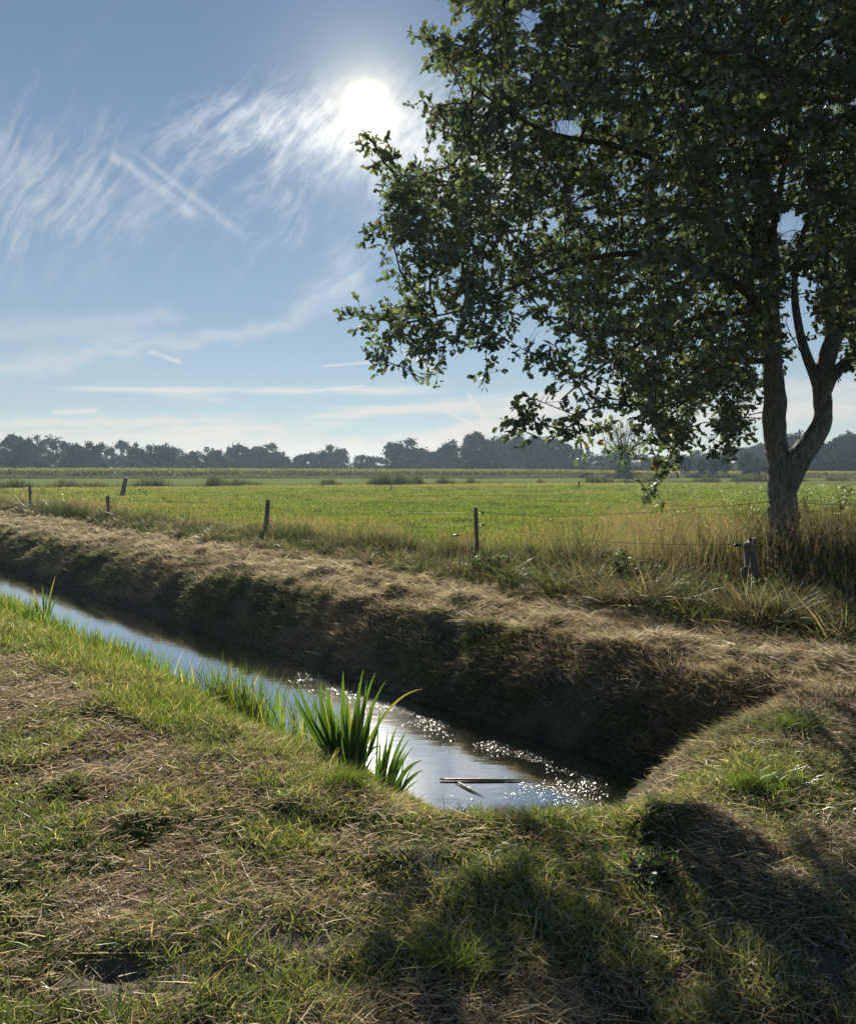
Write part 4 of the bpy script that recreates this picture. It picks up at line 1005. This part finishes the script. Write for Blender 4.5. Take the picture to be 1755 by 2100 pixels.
L1 = [(692, 1585, 598, 1412, -.05, (-.10, .16), .030, 0), (696, 1585, 612, 1398, .05, (-.12, .20), .030, 0), (700, 1585, 660, 1398, .0, (-.10, .14), .034, 0), (705, 1588, 640, 1420, .1, (-.06, .1), .026, 0),
      (708, 1588, 668, 1402, -.08, (-.04, .10), .038, 0), (712, 1590, 704, 1376, .0, (-.02, .02), .040, 0), (716, 1590, 712, 1412, .06, (.0, .0), .034, 0), (720, 1590, 745, 1372, -.02, (-.03, .02), .036, 0),
      (724, 1590, 770, 1378, .02, (-.05, .04), .036, 0), (728, 1588, 752, 1398, .08, (.0, .0), .032, 0), (730, 1586, 768, 1430, -.06, (.0, .06), .030, 0), (732, 1586, 792, 1395, .06, (-.04, .12), .020, 0),
      (726, 1588, 866, 1413, .1, (-.02, .26), .016, 1), (700, 1588, 622, 1452, -.1, (-.02, .10), .024, 0), (716, 1590, 728, 1440, -.1, (.0, .0), .034, 0), (736, 1586, 760, 1460, -.05, (.02, .02), .028, 0),
      (698, 1588, 668, 1470, -.1, (-.02, .04), .026, 0), (722, 1592, 700, 1500, -.12, (.0, .0), .028, 0), (706, 1590, 610, 1500, .1, (.0, .12), .016, 1), (690, 1588, 650, 1500, .05, (-.03, .04), .022, 0)]
for k in range(34):
    x0 = random.uniform(680, 748); L1.append((x0, 1588, x0+(x0-714)*random.uniform(.3, 2.2)+random.uniform(-22, 22), random.uniform(1400, 1540), random.uniform(-.15, .15), (random.uniform(-.08, .08), random.uniform(0, .14)), random.uniform(.008, .022), 1 if k % 6 == 0 else 0))
iris('iris_clump', b1, 'tall upright clump of broad green iris leaves at the water edge', L1)
b2 = ground_hit(800, 1622)
L2 = [(785, 1605, 815, 1487, 0, (-.02, .06), .026, 0), (792, 1608, 838, 1492, .05, (-.03, .06), .024, 0), (798, 1610, 842, 1512, -.03, (-.02, .05), .020, 0), (804, 1615, 848, 1532, .05, (-.02, .06), .018, 0),
      (808, 1618, 868, 1558, .0, (-.02, .07), .026, 0), (812, 1622, 852, 1566, .04, (-.02, .05), .020, 0), (818, 1628, 870, 1578, -.02, (-.01, .05), .024, 0), (822, 1632, 860, 1600, -.02, (.0, .03), .012, 0),
      (782, 1600, 795, 1500, .0, (.0, .02), .022, 0), (776, 1598, 780, 1510, .05, (.0, .0), .020, 0), (770, 1596, 776, 1476, .1, (.0, .02), .016, 0), (800, 1612, 832, 1540, -.05, (.0, .04), .020, 0), (790, 1606, 812, 1540, -.05, (.0, .02), .022, 0), (812, 1625, 838, 1570, -.06, (.0, .03), .022, 0)]
for k in range(12):
    x0 = random.uniform(772, 822); L2.append((x0, 1602+(x0-772)*.5, x0+random.uniform(2, 40), 1602+(x0-772)*.5-random.uniform(40, 90), random.uniform(-.05, .08), (0, random.uniform(0, .04)), random.uniform(.008, .018), 0))
iris('iris_clump', b2, 'lower clump of iris leaves bending right over the water', L2)
b3 = onz(92, 1262, -.45)
L3 = [(88, 1262, 70, 1206, 0, (-.05, .05), .03, 1), (92, 1262, 88, 1200, 0, (0, .02), .03, 0), (95, 1262, 96, 1215, .1, (0, .02), .03, 0), (98, 1262, 115, 1180, .1, (-.03, .02), .02, 1), (85, 1262, 62, 1220, 0, (-.02, .06), .03, 1), (102, 1262, 106, 1212, 0, (0, 0), .03, 0), (104, 1262, 118, 1222, 0, (0, .03), .02, 0), (80, 1262, 72, 1232, 0, (0, .03), .03, 0)]
iris('iris_clump', b3, 'small tuft of bent sedge leaves at the far left of the water edge', L3)

# ------------------------------------------------------------------ floating leaf, stake, stone, sprigs
A = onz(902, 1598, WATER+.012); Bq = onz(1132, 1600, WATER+.006); d = nrm(Bq-A); L_ = np.linalg.norm(Bq-A)
th = thing('floating_leaf', tuple(A), 'long green and brown iris leaf floating on the ditch water', 'leaf')
pts = np.array([d*L_*t for t in np.linspace(0, 1, 15)]); t_ = np.linspace(0, 1, 15)
wd = .013*(.55+.8*np.sin(math.pi*np.clip(t_*.9+.12, 0, 1)))*(1-t_**4); V, F, C = tube(pts, np.maximum(wd, .001), 8, cap=True)
tt = np.concatenate([np.repeat(t_, 8), [0, 1]])[:, None]; tt = np.clip(tt, 0, 1); C = np.where(tt < .35, np.array((.20, .085, .045)), 0)+0
C = (1-sst(tt, .2, .5))*np.array((.20, .085, .045))+sst(tt, .2, .5)*np.array((.055, .10, .018)); V[:, 2] *= .5
add_mesh('blade', V, F, C, M_iris, True, th)
A2 = onz(934, 1601, WATER+.012)-A; B2 = onz(994, 1634, WATER+.006)-A; pts = np.array([A2+(B2-A2)*t+np.array([0, -.01*math.sin(3.1*t), 0]) for t in np.linspace(0, 1, 9)])
V, F, C = tube(pts, np.array([.003, .006, .008, .008, .008, .007, .005, .003, .001]), 6, (.07, .13, .02)); add_mesh('side_blade', V, F, C, M_iris, True, th)
A = ground_hit(1238, 1668); ps = spline([(0, 0, -.12), (.005, .01, 0), (.012, .03, .06), (.02, .05, .12)], 4)
V, F, C = tube(ps, np.linspace(.036, .017, len(ps)), 9, (.1, .1, .1), True, .3, 3); o_ = add_mesh('wooden_stake', V, F, C, M_pale, False); o_.location = tuple(A)
tag(o_, 'stub of pale split wood sticking out at the end of the water', 'stake')
A = onz(1172, 1249, .0); A[2] = height(A[:1], A[1:2])[0]+.03; th_ = np.linspace(0, 2*math.pi, 12, endpoint=False)
V = [(0, 0, .05)]+[(math.cos(a_)*.055*(1+.15*math.sin(3*a_)), math.sin(a_)*.04, .025) for a_ in th_]+[(math.cos(a_)*.06, math.sin(a_)*.045, -.02) for a_ in th_]
F = [(0, 1+i, 1+(i+1) % 12) for i in range(12)]+[(1+i, 13+i, 13+(i+1) % 12) for i in range(12)]+[(1+i, 13+(i+1) % 12, 1+(i+1) % 12) for i in range(12)]
o_ = add_mesh('stone', V, F, None, M_stone, True); o_.location = tuple(A); tag(o_, 'small pinkish stone lying in the cut hay strip', 'stone')
def sprig(name, base, label, cat, stems, leafn, size, col, col2=None, tips_=None, mat=M_leaf, group=None):
    """a low woody plant: stems and leaves"""
    base = np.array(base); base[2] = float(height(base[:1], base[1:2])[0]); th = thing(name, tuple(base), label, cat, group)
    sp, lp_, ld_ = [], [], []
    for (dx, dy, h, r_) in stems:
        ps = spline([(0, 0, -.05), (dx*.3, dy*.3, h*.4), (dx*.75, dy*.75, h*.8), (dx, dy, h)], 5); sp.append(tube(ps, np.linspace(r_, r_*.25, len(ps)), 5, cap=False))
        for k in range(leafn):
            i = random.uniform(.25, 1)*(len(ps)-1); a_ = ps[int(i)]; off = rng.normal(size=3)*.05*max(1, h); lp_.append(a_+off); ld_.append(nrm(rng.normal(size=3)+np.array([0, 0, .1])))
            sp.append(tube([a_, a_+off], .0025, 3, cap=False))
    V, F, C = join(sp); add_mesh('stems', V, F, C, M_twig, False, th)
    n = len(lp_); C = jit(col, n, .2)
    if col2 is not None: m = rng.random(n) < .25; C[m] = jit(col2, m.sum(), .15)
    V, F, C = leaf_mesh(np.array(lp_), np.array(ld_), size*(.6+.7*rng.random(n)), C); add_mesh('leaves', V, F, C, mat, False, th); return th
def stems(n, s, h, r_=.006): return [(random.uniform(-s, s), random.uniform(-s, s)*.6, h*random.uniform(.55, 1), r_) for _ in range(n)]
p = at(1688, 1130, 10.3); sprig('shrub', (p[0], p[1], 0), 'scruffy leggy shrub in the grass just right of the oak trunk', 'shrub', [(.35, 0, 1.35, .010), (.28, .1, 1.15, .008), (.22, 0, 1.0, .008), (-.30, 0, 1.25, .008), (-.35, .1, 1.1, .007), (-.1, 0, .8, .007), (.1, 0, .8, .007), (.4, .1, .9, .007)], 60, .05, (.05, .07, .028), (.14, .15, .03))
p = at(1700, 1210, 9.0); sprig('bramble', (p[0], p[1], 0), 'dense bramble with small leaves at the right edge beside the oak base', 'bramble', stems(34, .75, .80), 70, .07, (.050, .085, .030), (.20, .22, .05))
p = at(1130, 1150, 11.0); sprig('bramble', (p[0], p[1], 0), 'dark green bramble among the tan grass right of the slim post', 'bramble', stems(12, .45, .42, .004), 45, .04, (.045, .075, .030))
p = at(1440, 1255, 8.2); sprig('oak_seedling', (p[0], p[1], 0), 'low leafy seedling catching light at the edge of the mown strip', 'seedling', stems(6, .22, .34, .004), 14, .07, (.09, .13, .035), (.22, .22, .05))
p = at(1617, 1262, 8.9); sprig('oak_seedling', (p[0], p[1], 0), 'oak seedling with glowing orange leaves in front of the trunk', 'seedling', [(.0, -.02, .48, .004), (.03, 0, .3, .003), (-.05, 0, .36, .003)], 16, .06, (.10, .12, .03), (.42, .14, .04))
p = at(1555, 1100, 9.7); sprig('bramble', (p[0], p[1], 0), 'light green bramble between the old post and the trunk', 'bramble', stems(7, .22, .85), 30, .055, (.085, .13, .03), (.2, .22, .04))
for (qx, qy, Y_, sc, lab) in ((1300, 1210, 9.3, .55, 'dark leafy weed patch midway between the slim post and the old post'), (1005, 1185, 10.6, .40, 'dark low weeds at the foot of the slim brown post'), (1640, 1250, 8.6, .5, 'dark weeds at the foot of the oak, right of the orange seedling'), (1500, 1275, 8.1, .38, 'dark low bramble before the old cracked post')):
    p = at(qx, qy, Y_); sprig('bramble', (p[0], p[1], 0), lab, 'bramble', stems(16, .45, sc, .004), 34, .055, (.050, .080, .034), (.10, .13, .05))
# green dock plants on the dam
for (qx, qy, s, lab) in ((1395, 1648, .16, 'curled sedge leaves standing at the dark end of the ditch'),):
    c0 = onz(qx, qy, -.25); L_ = [(qx+random.uniform(-28, 28), qy+8, qx+random.uniform(-30, 40), qy-random.uniform(25, 75), 0, (random.uniform(-.02, .02), .03), .012, 0) for _ in range(12)]
    iris('sedge_tuft', c0, lab, L_)
c0 = onz(1340, 1815); sprig('dock_plant', c0, 'leafy green weed clump beside the bare trampled patch', 'weed', stems(14, .12, .085, .002), 16, .028, (.07, .12, .02), (.16, .2, .03), mat=M_leaf)
for (qx, qy, lab) in ((1620, 1500, 'tuft of long bending grass on the right end of the ditch'), (1530, 1620, 'bright green tuft of grass on the dam beside the ditch end'), (722, 1612, 'grass tussock around the foot of the tall iris clump'), (935, 1975, 'dark tussock of grass in the tree shadow')):
    c0 = onz(qx, qy); c0[2] = float(height(c0[:1], c0[1:2])[0]); m = 420; rr = np.minimum(np.abs(rng.normal(size=m))*.07, .15); aa = rng.random(m)*6.28; xx, yy = c0[0]+np.cos(aa)*rr*1.5, c0[1]+np.sin(aa)*rr*.8
    D, az = up_dirs(m, .5); V, F, C = ribbons(np.stack([xx, yy, height(xx, yy)-.005], -1)-c0, D, np.stack([np.cos(az), np.sin(az), -.5+0*az], -1)*.35, .06+.12*rng.random(m), .003+.001*rng.random(m), jit((.10, .155, .022), m, .25), 3)
    o_ = add_mesh('grass_tussock', V, F, C, M_grass); o_.location = tuple(c0); tag(o_, lab, 'tussock')

# ------------------------------------------------------------------ far trees
def crown_mesh(kind, seed):
    """leaf clumps in a unit crown: x, y in -0.5..0.5, z in 0..1"""
    r = np.random.default_rng(seed); P = []; lob = []
    if kind == 'round': lob = [((0, 0, .5), (.46, .46, .46))]
    nl = {'round': 12, 'broad': 34, 'loose': 30, 'poplar': 16, 'willow': 6, 'bush': 14}[kind]
    for i in range(nl):
        z = r.random()
        if kind == 'poplar': w = .42*math.sin(math.pi*min(1, .12+z*.80)); s = .15
        elif kind in ('round', 'willow', 'bush'): w = .36*math.sqrt(max(0, 1-(2*z-1)**2))+.03; s = .20
        elif kind == 'loose': w = .42*(math.sin(math.pi*(.10+.80*z))**.7); s = .115+.06*r.random()
        else: w = .40*(math.sin(math.pi*(.16+.72*z))**.55); s = .15+.07*r.random()
        a = r.random()*6.28; q_ = w*math.sqrt(r.random()); lob.append(((math.cos(a)*q_, math.sin(a)*q_, .04+z*.90), (s, s, s*.75)))
    per = {'round': 130, 'broad': 190, 'loose': 110, 'poplar': 110, 'willow': 160, 'bush': 110}[kind]
    for c_, s in lob:
        m = int(per*(s[0]/.16)**1.2); d = nrm(r.normal(size=(m, 3)))*(r.random((m, 1))**.45)*np.array(s)*(1+.25*r.normal(size=(m, 1))); P.append(np.array(c_)+d)
    P = np.concatenate(P); P = P[P[:, 2] > -.02]; n = len(P)
    fs = {'round': .045, 'broad': .040, 'loose': .032, 'poplar': .04, 'willow': .06, 'bush': .06}[kind]*(.6+.8*r.random(n))
    D = nrm(r.normal(size=(n, 3))); q_ = r.normal(size=(n, 3)); S = nrm(np.cross(D, q_)); V = np.zeros((n, 4, 3))
    V[:, 0] = P-D*fs[:, None]*.9; V[:, 1] = P+S*fs[:, None]*.6; V[:, 2] = P+D*fs[:, None]*.9; V[:, 3] = P-S*fs[:, None]*.6
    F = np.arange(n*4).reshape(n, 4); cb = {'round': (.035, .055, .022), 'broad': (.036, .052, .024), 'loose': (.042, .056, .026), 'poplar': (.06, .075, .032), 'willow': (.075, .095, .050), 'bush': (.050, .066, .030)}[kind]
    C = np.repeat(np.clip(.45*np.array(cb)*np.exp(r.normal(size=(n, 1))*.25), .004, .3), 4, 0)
    return V.reshape(-1, 3), F, C
PROTO = {}
def proto(kind, var):
    if (kind, var) in PROTO: return PROTO[(kind, var)]
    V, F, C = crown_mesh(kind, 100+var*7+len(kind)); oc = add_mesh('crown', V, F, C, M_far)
    tr = [tube([(0, 0, 0), (.01, 0, .3), (-.01, .01, .6), (0, 0, .92)], [.022, .018, .012, .004], 6)]
    if kind in ('loose', 'broad'):
        for k in range(5):
            a = k*1.256+var; tr.append(tube([(0, 0, .25+.08*k), (math.cos(a)*.12, math.sin(a)*.12, .42+.08*k), (math.cos(a)*.26, math.sin(a)*.26, .58+.07*k)], [.011, .007, .003], 4))
    V, F, C = join(tr); ot = add_mesh('trunk', V, F, C, M_twig)
    me = (oc.data, ot.data); bpy.data.objects.remove(oc); bpy.data.objects.remove(ot); PROTO[(kind, var)] = me; return me
def far_tree(px, top, width, Y, kind, var, label, cat='tree', group=None, base_py=None, name=None, clear=0.0, rz=None):
    """clear: bare stem below the crown as a share of the height"""
    T_p = at(px, top, Y); h = T_p[2]; w = width*1.12*Y/1510.0
    th = thing(name or {'round': 'round_tree', 'broad': 'broadleaf_tree', 'loose': 'open_crowned_tree', 'poplar': 'poplar', 'willow': 'pollard_willow', 'bush': 'bush'}[kind], (T_p[0], Y, 0), label, cat, group, random.random()*6.28 if rz is None else rz)
    mc, mt = proto(kind, var)
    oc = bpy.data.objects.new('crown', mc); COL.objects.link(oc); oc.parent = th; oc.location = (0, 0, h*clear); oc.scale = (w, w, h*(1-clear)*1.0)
    ot = bpy.data.objects.new('trunk', mt); COL.objects.link(ot); ot.parent = th; sc_ = h if not clear else h*.9; ot.scale = (max(w*.8, h*.35), max(w*.8, h*.35), sc_); return th
ORD = ['first', 'second', 'third', 'fourth', 'fifth', 'sixth', 'seventh', 'eighth', 'ninth', 'tenth', 'eleventh', 'twelfth', 'thirteenth', 'fourteenth', 'fifteenth', 'sixteenth', 'seventeenth', 'eighteenth']
belt = [(-32, 904, 44), (2, 906, 42), (27, 898, 40), (52, 897, 40), (80, 893, 42), (107, 897, 42), (134, 907, 36), (165, 908, 40), (190, 908, 38), (214, 910, 38), (250, 905, 34), (275, 904, 34), (298, 915, 34), (334, 916, 40), (360, 919, 36), (387, 923, 36), (414, 918, 38), (440, 925, 34)]
for i, (x_, t_, w_) in enumerate(belt):
    far_tree(x_, t_, w_*1.25, 225+random.uniform(-12, 14), ('loose', 'broad')[(i*7 % 5) in (1, 4)], i % 4, '%s tree from the left in the ragged dark belt behind the maize' % ORD[i], 'tree', 'trees of the far left belt')
clump_ = [(460, 930, 32, 'broad', 'small tree at the left foot of the pointed centre-left clump'), (483, 915, 32, 'broad', 'leftmost tall tree of the centre-left clump'), (499, 916, 30, 'loose', 'second tall tree of the centre-left clump, slim'), (516, 916, 30, 'broad', 'third tall tree of the centre-left clump, beside its domed tree'),
          (545, 911, 58, 'broad', 'broad domed dark tree at the right end of the centre-left clump'), (578, 937, 34, 'bush', 'low tree tapering off right of the domed tree'), (620, 935, 38, 'broad', 'low tree over the long grey barn'),
          (650, 922, 46, 'broad', 'wide dark tree right of the long grey barn'), (687, 915, 42, 'broad', 'tall rounded tree left of the sky gap near the flat-roofed shed'), (709, 938, 24, 'loose', 'small ragged tree just left of the flat-roofed shed'),
          (742, 934, 40, 'loose', 'small loose tree just right of the flat-roofed shed'), (771, 936, 44, 'bush', 'low domed tree left of the tallest middle tree'), (826, 902, 62, 'broad', 'tall round-headed tree standing alone above the middle treeline'), (858, 922, 42, 'broad', 'lower tree leaning on the right of the tall round-headed tree'), (884, 930, 40, 'broad', 'low dark tree filling the gap before the middle wood')]
for i, (x_, t_, w_, k_, lab) in enumerate(clump_): far_tree(x_, t_, w_*1.15, 245+random.uniform(-8, 14), k_, i % 4, lab, 'tree', 'trees behind the middle of the maize')
wood = [(914, 910, 40), (946, 897, 48), (976, 894, 46), (1003, 903, 40), (1028, 894, 44), (1060, 891, 52), (1094, 902, 46), (1124, 903, 42), (1150, 903, 42), (1176, 911, 36)]
for i, (x_, t_, w_) in enumerate(wood): far_tree(x_, t_, w_*1.28, 235+random.uniform(-8, 14), 'broad' if i != 1 else 'loose', (i*3) % 4, '%s tree from the left in the dense dark wood right of centre' % ORD[i], 'tree', 'trees of the dense wood right of centre')
far_tree(1202, 911, 20, 240, 'poplar', 0, 'narrow pointed poplar at the right end of the dense wood'); far_tree(1219, 933, 34, 250, 'loose', 1, 'pale loose tree just right of the narrow poplar')
far_tree(1200, 944, 32, 215, 'bush', 1, 'dark cone-shaped bush in front of the narrow poplar', 'bush')
for i, (x_, t_, w_, Y_, lab) in enumerate([(1250, 922, 40, 255, 'dark tree behind the lone ivy-clad tree, to its left'), (1308, 934, 52, 270, 'low tree over the dark farmhouse roof'), (1350, 938, 50, 275, 'low tree behind the hanging oak spray'), (1395, 929, 50, 280, 'tree behind the leftmost round tree of the avenue'), (1438, 925, 56, 280, 'hazy domed tree rising between the first and second round trees'), (1475, 932, 50, 285, 'low hazy tree behind the third and fourth round trees'), (1508, 921, 52, 280, 'hazy tree behind the gabled farmhouse'), (1543, 909, 66, 270, 'large hazy dome left of the oak trunk'), (1575, 912, 46, 272, 'large hazy tree half hidden by the oak trunk'),
                                          (1629, 893, 56, 230, 'tall tree seen through the fork of the oak'), (1662, 903, 48, 228, 'tall tree just right of the oak fork'), (1694, 897, 52, 226, 'second tall tree right of the oak trunk'), (1726, 896, 46, 228, 'third tall tree right of the oak trunk'), (1752, 892, 48, 230, 'tall tree at the right edge of the picture'), (1790, 895, 50, 230, 'tall tree cut off by the right edge of the picture'),
                                          (1668, 928, 60, 200, 'lower dark round tree before the tall trees, touching the oak trunk'), (1715, 918, 66, 202, 'lower dark round tree before the tall right-hand trees'), (1762, 926, 60, 200, 'lower dark tree at the right edge before the tall ones')]):
    far_tree(x_, t_, w_*1.15, Y_, 'broad', i % 4, lab, 'tree', 'trees beyond the right part of the field')
for i, (x_, t_, w_) in enumerate([(1408, 931, 34), (1436, 943, 23), (1461, 932, 30), (1484, 932, 30), (1529, 931, 34), (1553, 941, 22), (1572, 942, 22)]):
    far_tree(x_, t_, w_, 172, 'round', i % 3, '%s small round-headed tree from the left in the avenue near the oak trunk' % ORD[i], 'tree', 'young round trees in a row at the field edge', clear=.17)
for i, x_ in enumerate([1233, 1250, 1267, 1312, 1328, 1344, 1360, 1377, 1498]):
    far_tree(x_, 951+i % 2, 19, 205, 'willow', i % 2, '%s grey-green rounded pollard from the left in the low row at the field edge' % ORD[i], 'willow', 'round pollard willows in a row')
# undergrowth closing the foot of the far woods
ps = []
for (xa, xb, Y_, hh, seed) in ((-60, 470, 232, 6.0, 1), (455, 600, 248, 4.5, 2), (600, 720, 256, 3.2, 3), (730, 905, 250, 4.2, 4), (890, 1215, 240, 6.5, 5), (1215, 1400, 280, 3.5, 6), (1380, 1590, 286, 5.5, 7), (1600, 1830, 222, 7.0, 8)):
    n = 5200; xx = xa+(xb-xa)*rng.random(n); yy = Y_+rng.random(n)*6; X_ = (xx-877.5)/1510*yy; top_ = hh*(.65+.8*fbm(X_*.12, X_*0+seed, 3, 141)); zz = rng.random(n)*top_
    D, az = up_dirs(n, .9); s_ = .5+.6*rng.random(n); ps.append(ribbons(np.stack([X_, yy, zz-.3], -1), D, D*0, s_, s_*.8, jit((.034, .050, .022), n, .25), 1))
V, F, C = join(ps); o_ = add_mesh('undergrowth', V, F, C, M_far); tag(o_, 'dark undergrowth closing the foot of the far woods', 'undergrowth', kind='stuff')
# the lone tree with ivy on its trunk
Y_ = 150; bs = onz(1278, 981); Y_ = bs[1]; Y_ = 150.0; k_ = Y_/1510
th = thing('ivy_clad_tree', (ray(1278, 966)[0]*Y_, Y_, 0), 'lone thin-crowned tree with an ivy-covered trunk below the oak branches', 'tree')
tr = [tube(spline([(0, 0, 0), (.1, 0, 3), (-.1, 0, 5.2)], 4), np.linspace(.55, .32, 9), 8)]; tw = []; lp_ = []
ends = [(-4.6, 0, 8.6), (-3.6, .6, 10.5), (-2.4, 0, 11.6), (-.9, .4, 12.2), (.6, -.3, 12.4), (2.0, .5, 11.8), (3.2, 0, 10.6), (4.2, -.4, 9.2), (4.8, .3, 7.4), (-1.5, 1.6, 10.8), (1.2, -1.5, 11.0), (3.6, .5, 8.0)]
for e in ends:
    e = np.array(e, float); s0 = np.array([-.1, 0, 4.2+random.random()*1.0]); md = s0+(e-s0)*.45+np.array([0, 0, -.4]); ps = spline([s0, md, e], 5); tr.append(tube(ps, np.linspace(.17, .03, len(ps)), 5))
    for k in range(26):
        a_ = ps[int(random.uniform(.35, 1)*(len(ps)-1))]; b_ = a_+nrm(rng.normal(size=3)+np.array([0, 0, .5]))*random.uniform(.6, 1.5); tr.append(tube([a_, (a_+b_)/2+rng.normal(size=3)*.06, b_], [.03, .02, .012], 3, cap=False))
        for q_ in range(5): lp_.append(b_+rng.normal(size=3)*.35)
V, F, C = join(tr); add_mesh('trunk', V, F, C, M_twig, False, th)
lp_ = np.array(lp_); n = len(lp_); D = nrm(rng.normal(size=(n, 3))); V, F, C = ribbons(lp_, D, D*0, .16+.14*rng.random(n), .12+.1*rng.random(n), jit((.06, .075, .035), n, .2), 1); add_mesh('crown', V, F, C, M_far, False, th)
n = 2600; z_ = rng.random(n)**1.2*5.2; a_ = rng.random(n)*6.28; rr = (.7+1.0*np.exp(-z_/1.8)+.5*np.sin(z_*2.1)**2)*np.sqrt(rng.random(n))*1.25; D = nrm(rng.normal(size=(n, 3)))
V, F, C = ribbons(np.stack([np.cos(a_)*rr, np.sin(a_)*rr, z_], -1), D, D*0, .22+.2*rng.random(n), .2+.1*rng.random(n), jit((.035, .052, .025), n, .25), 1); add_mesh('ivy', V, F, C, M_far, False, th)
# ------------------------------------------------------------------ buildings at the far edge
def house(name, px, top, width, Y, label, turn=0.0, wallm=None, gable=True):
    x0 = ray(px, 966)[0]*Y; w = width*Y/1510; h = at(px, top, Y)[2]; th = thing(name, (x0, Y, 0), label, 'building', None, turn); dep = w*1.5; e = h*.5
    wallm = wallm or M_brick; add_mesh('wall', *box(-w/2, w/2, 0, dep, 0, e), wallm, False, th)
    if gable:
        V = [(-w/2-.3, -.3, e), (w/2+.3, -.3, e), (0, -.3, h), (-w/2-.3, dep+.3, e), (w/2+.3, dep+.3, e), (0, dep+.3, h)]
        F = [(0, 2, 5), (0, 5, 3), (1, 4, 5), (1, 5, 2), (0, 3, 4), (0, 4, 1)]; add_mesh('roof', V, F, None, M_roof, False, th)
        V = [(-w/2, -.02, e), (w/2, -.02, e), (0, -.02, h-.35)]; add_mesh('gable', V, [(0, 1, 2)], None, wallm, False, th)
        for s in (-1, 1):
            V, F, C = tube([(s*(w/2+.3), -.34, e), (0, -.34, h)], .16, 4); add_mesh('bargeboard', V, F, C, M_trim, False, th)
        ww = w*.09
        for cx in (-w*.22, w*.22): add_mesh('window', *box(cx-ww, cx+ww, -.06, .02, e*.30, e*.72), M_glass, False, th)
    else:
        add_mesh('roof', *box(-w/2-.4, w/2+.4, -.5, dep, e, e+.35), M_trim if 'shed' in name else M_roof, False, th)
        for k in range(3): cx = -w/2+w*(k+.5)/3; add_mesh('window', *box(cx-w*.06, cx+w*.06, -.05, .03, e*.35, e*.75), M_glass, False, th)
    return th
house('farmhouse', 1505, 946, 15, 262, 'small gabled farmhouse with pale bargeboards between the round trees', .12)
house('farmhouse', 1309, 944, 36, 262, 'low farmhouse with dark sloping roof behind the pollard row', 1.2)
house('barn', 612, 941, 34, 249, 'long low grey barn under the centre-left trees', 0, M_barn, False)
house('shed_roof_barn', 721, 943, 24, 249, 'flat-roofed pale-edged shed in the gap of the treeline', 0, M_barn, False)
# grazing animals
for (qx, qy, s, lab, lying) in ((1192, 979.5, 1.0, 'small dark grazing animal lying at the left, far meadow edge', True), (1204, 978, 1.15, 'dark grazing animal standing beside the lying one', False), (1247, 980, 1.1, 'dark grazing animal lying just left of the ivy-clad tree', True)):
    c_ = onz(qx, qy); c_ = np.array([ray(qx, 966)[0]*158, 158, 0]); th = thing('grazing_animal', tuple(c_), lab, 'animal', 'dark grazing animals in the far meadow', 1.57 if False else 0)
    g_ = .28 if lying else .62; sp = spline([(-.62*s, 0, g_+.22), (-.5*s, 0, g_+.30), (-.1*s, 0, g_+.30), (.3*s, 0, g_+.32), (.52*s, 0, g_+.36), (.66*s, 0, g_+.42), (.78*s, 0, g_+.34), (.9*s, 0, g_+.2)], 3)
    rr = np.interp(np.linspace(0, 1, len(sp)), [0, .1, .3, .55, .68, .8, .9, 1], [.06, .26, .34, .32, .2, .13, .12, .05])*s; ps = [tube(sp, rr, 10)]
    for lx, ly in ((-.42, -.14), (-.36, .14), (.30, -.14), (.36, .14)):
        if lying: ps.append(tube([(lx*s, ly*1.2, .2), ((lx+.2)*s, ly*1.8, .07), ((lx+.42)*s, ly*1.6, .05)], [.09, .06, .04], 6))
        else: ps.append(tube([(lx*s, ly, g_+.2), ((lx+.02)*s, ly, .34), (lx*s, ly, .0)], [.11, .055, .045], 6))
    for ly in (-.07, .07): ps.append(tube([(.70*s, ly, g_+.50), (.66*s, ly*2.4, g_+.56)], [.035, .01], 5))
    V, F, C = join(ps); add_mesh('body', V, F, C, M_wool, True, th)

# ------------------------------------------------------------------ haze: the air between here and the woods
M_haze, t, out = mat_new('air')
pv = t.new('ShaderNodeVolumePrincipled'); pv.inputs['Color'].default_value = (.62, .80, 1.0, 1); pv.inputs['Density'].default_value = .0003
pv.inputs['Anisotropy'].default_value = .35; t.l.new(pv.outputs[0], out.inputs['Volume'])
V, F, C = box(-900, 900, -60, 700, -2.2, 16.5); hz = add_mesh('haze', V, F, None, M_haze); tag(hz, kind='stuff')
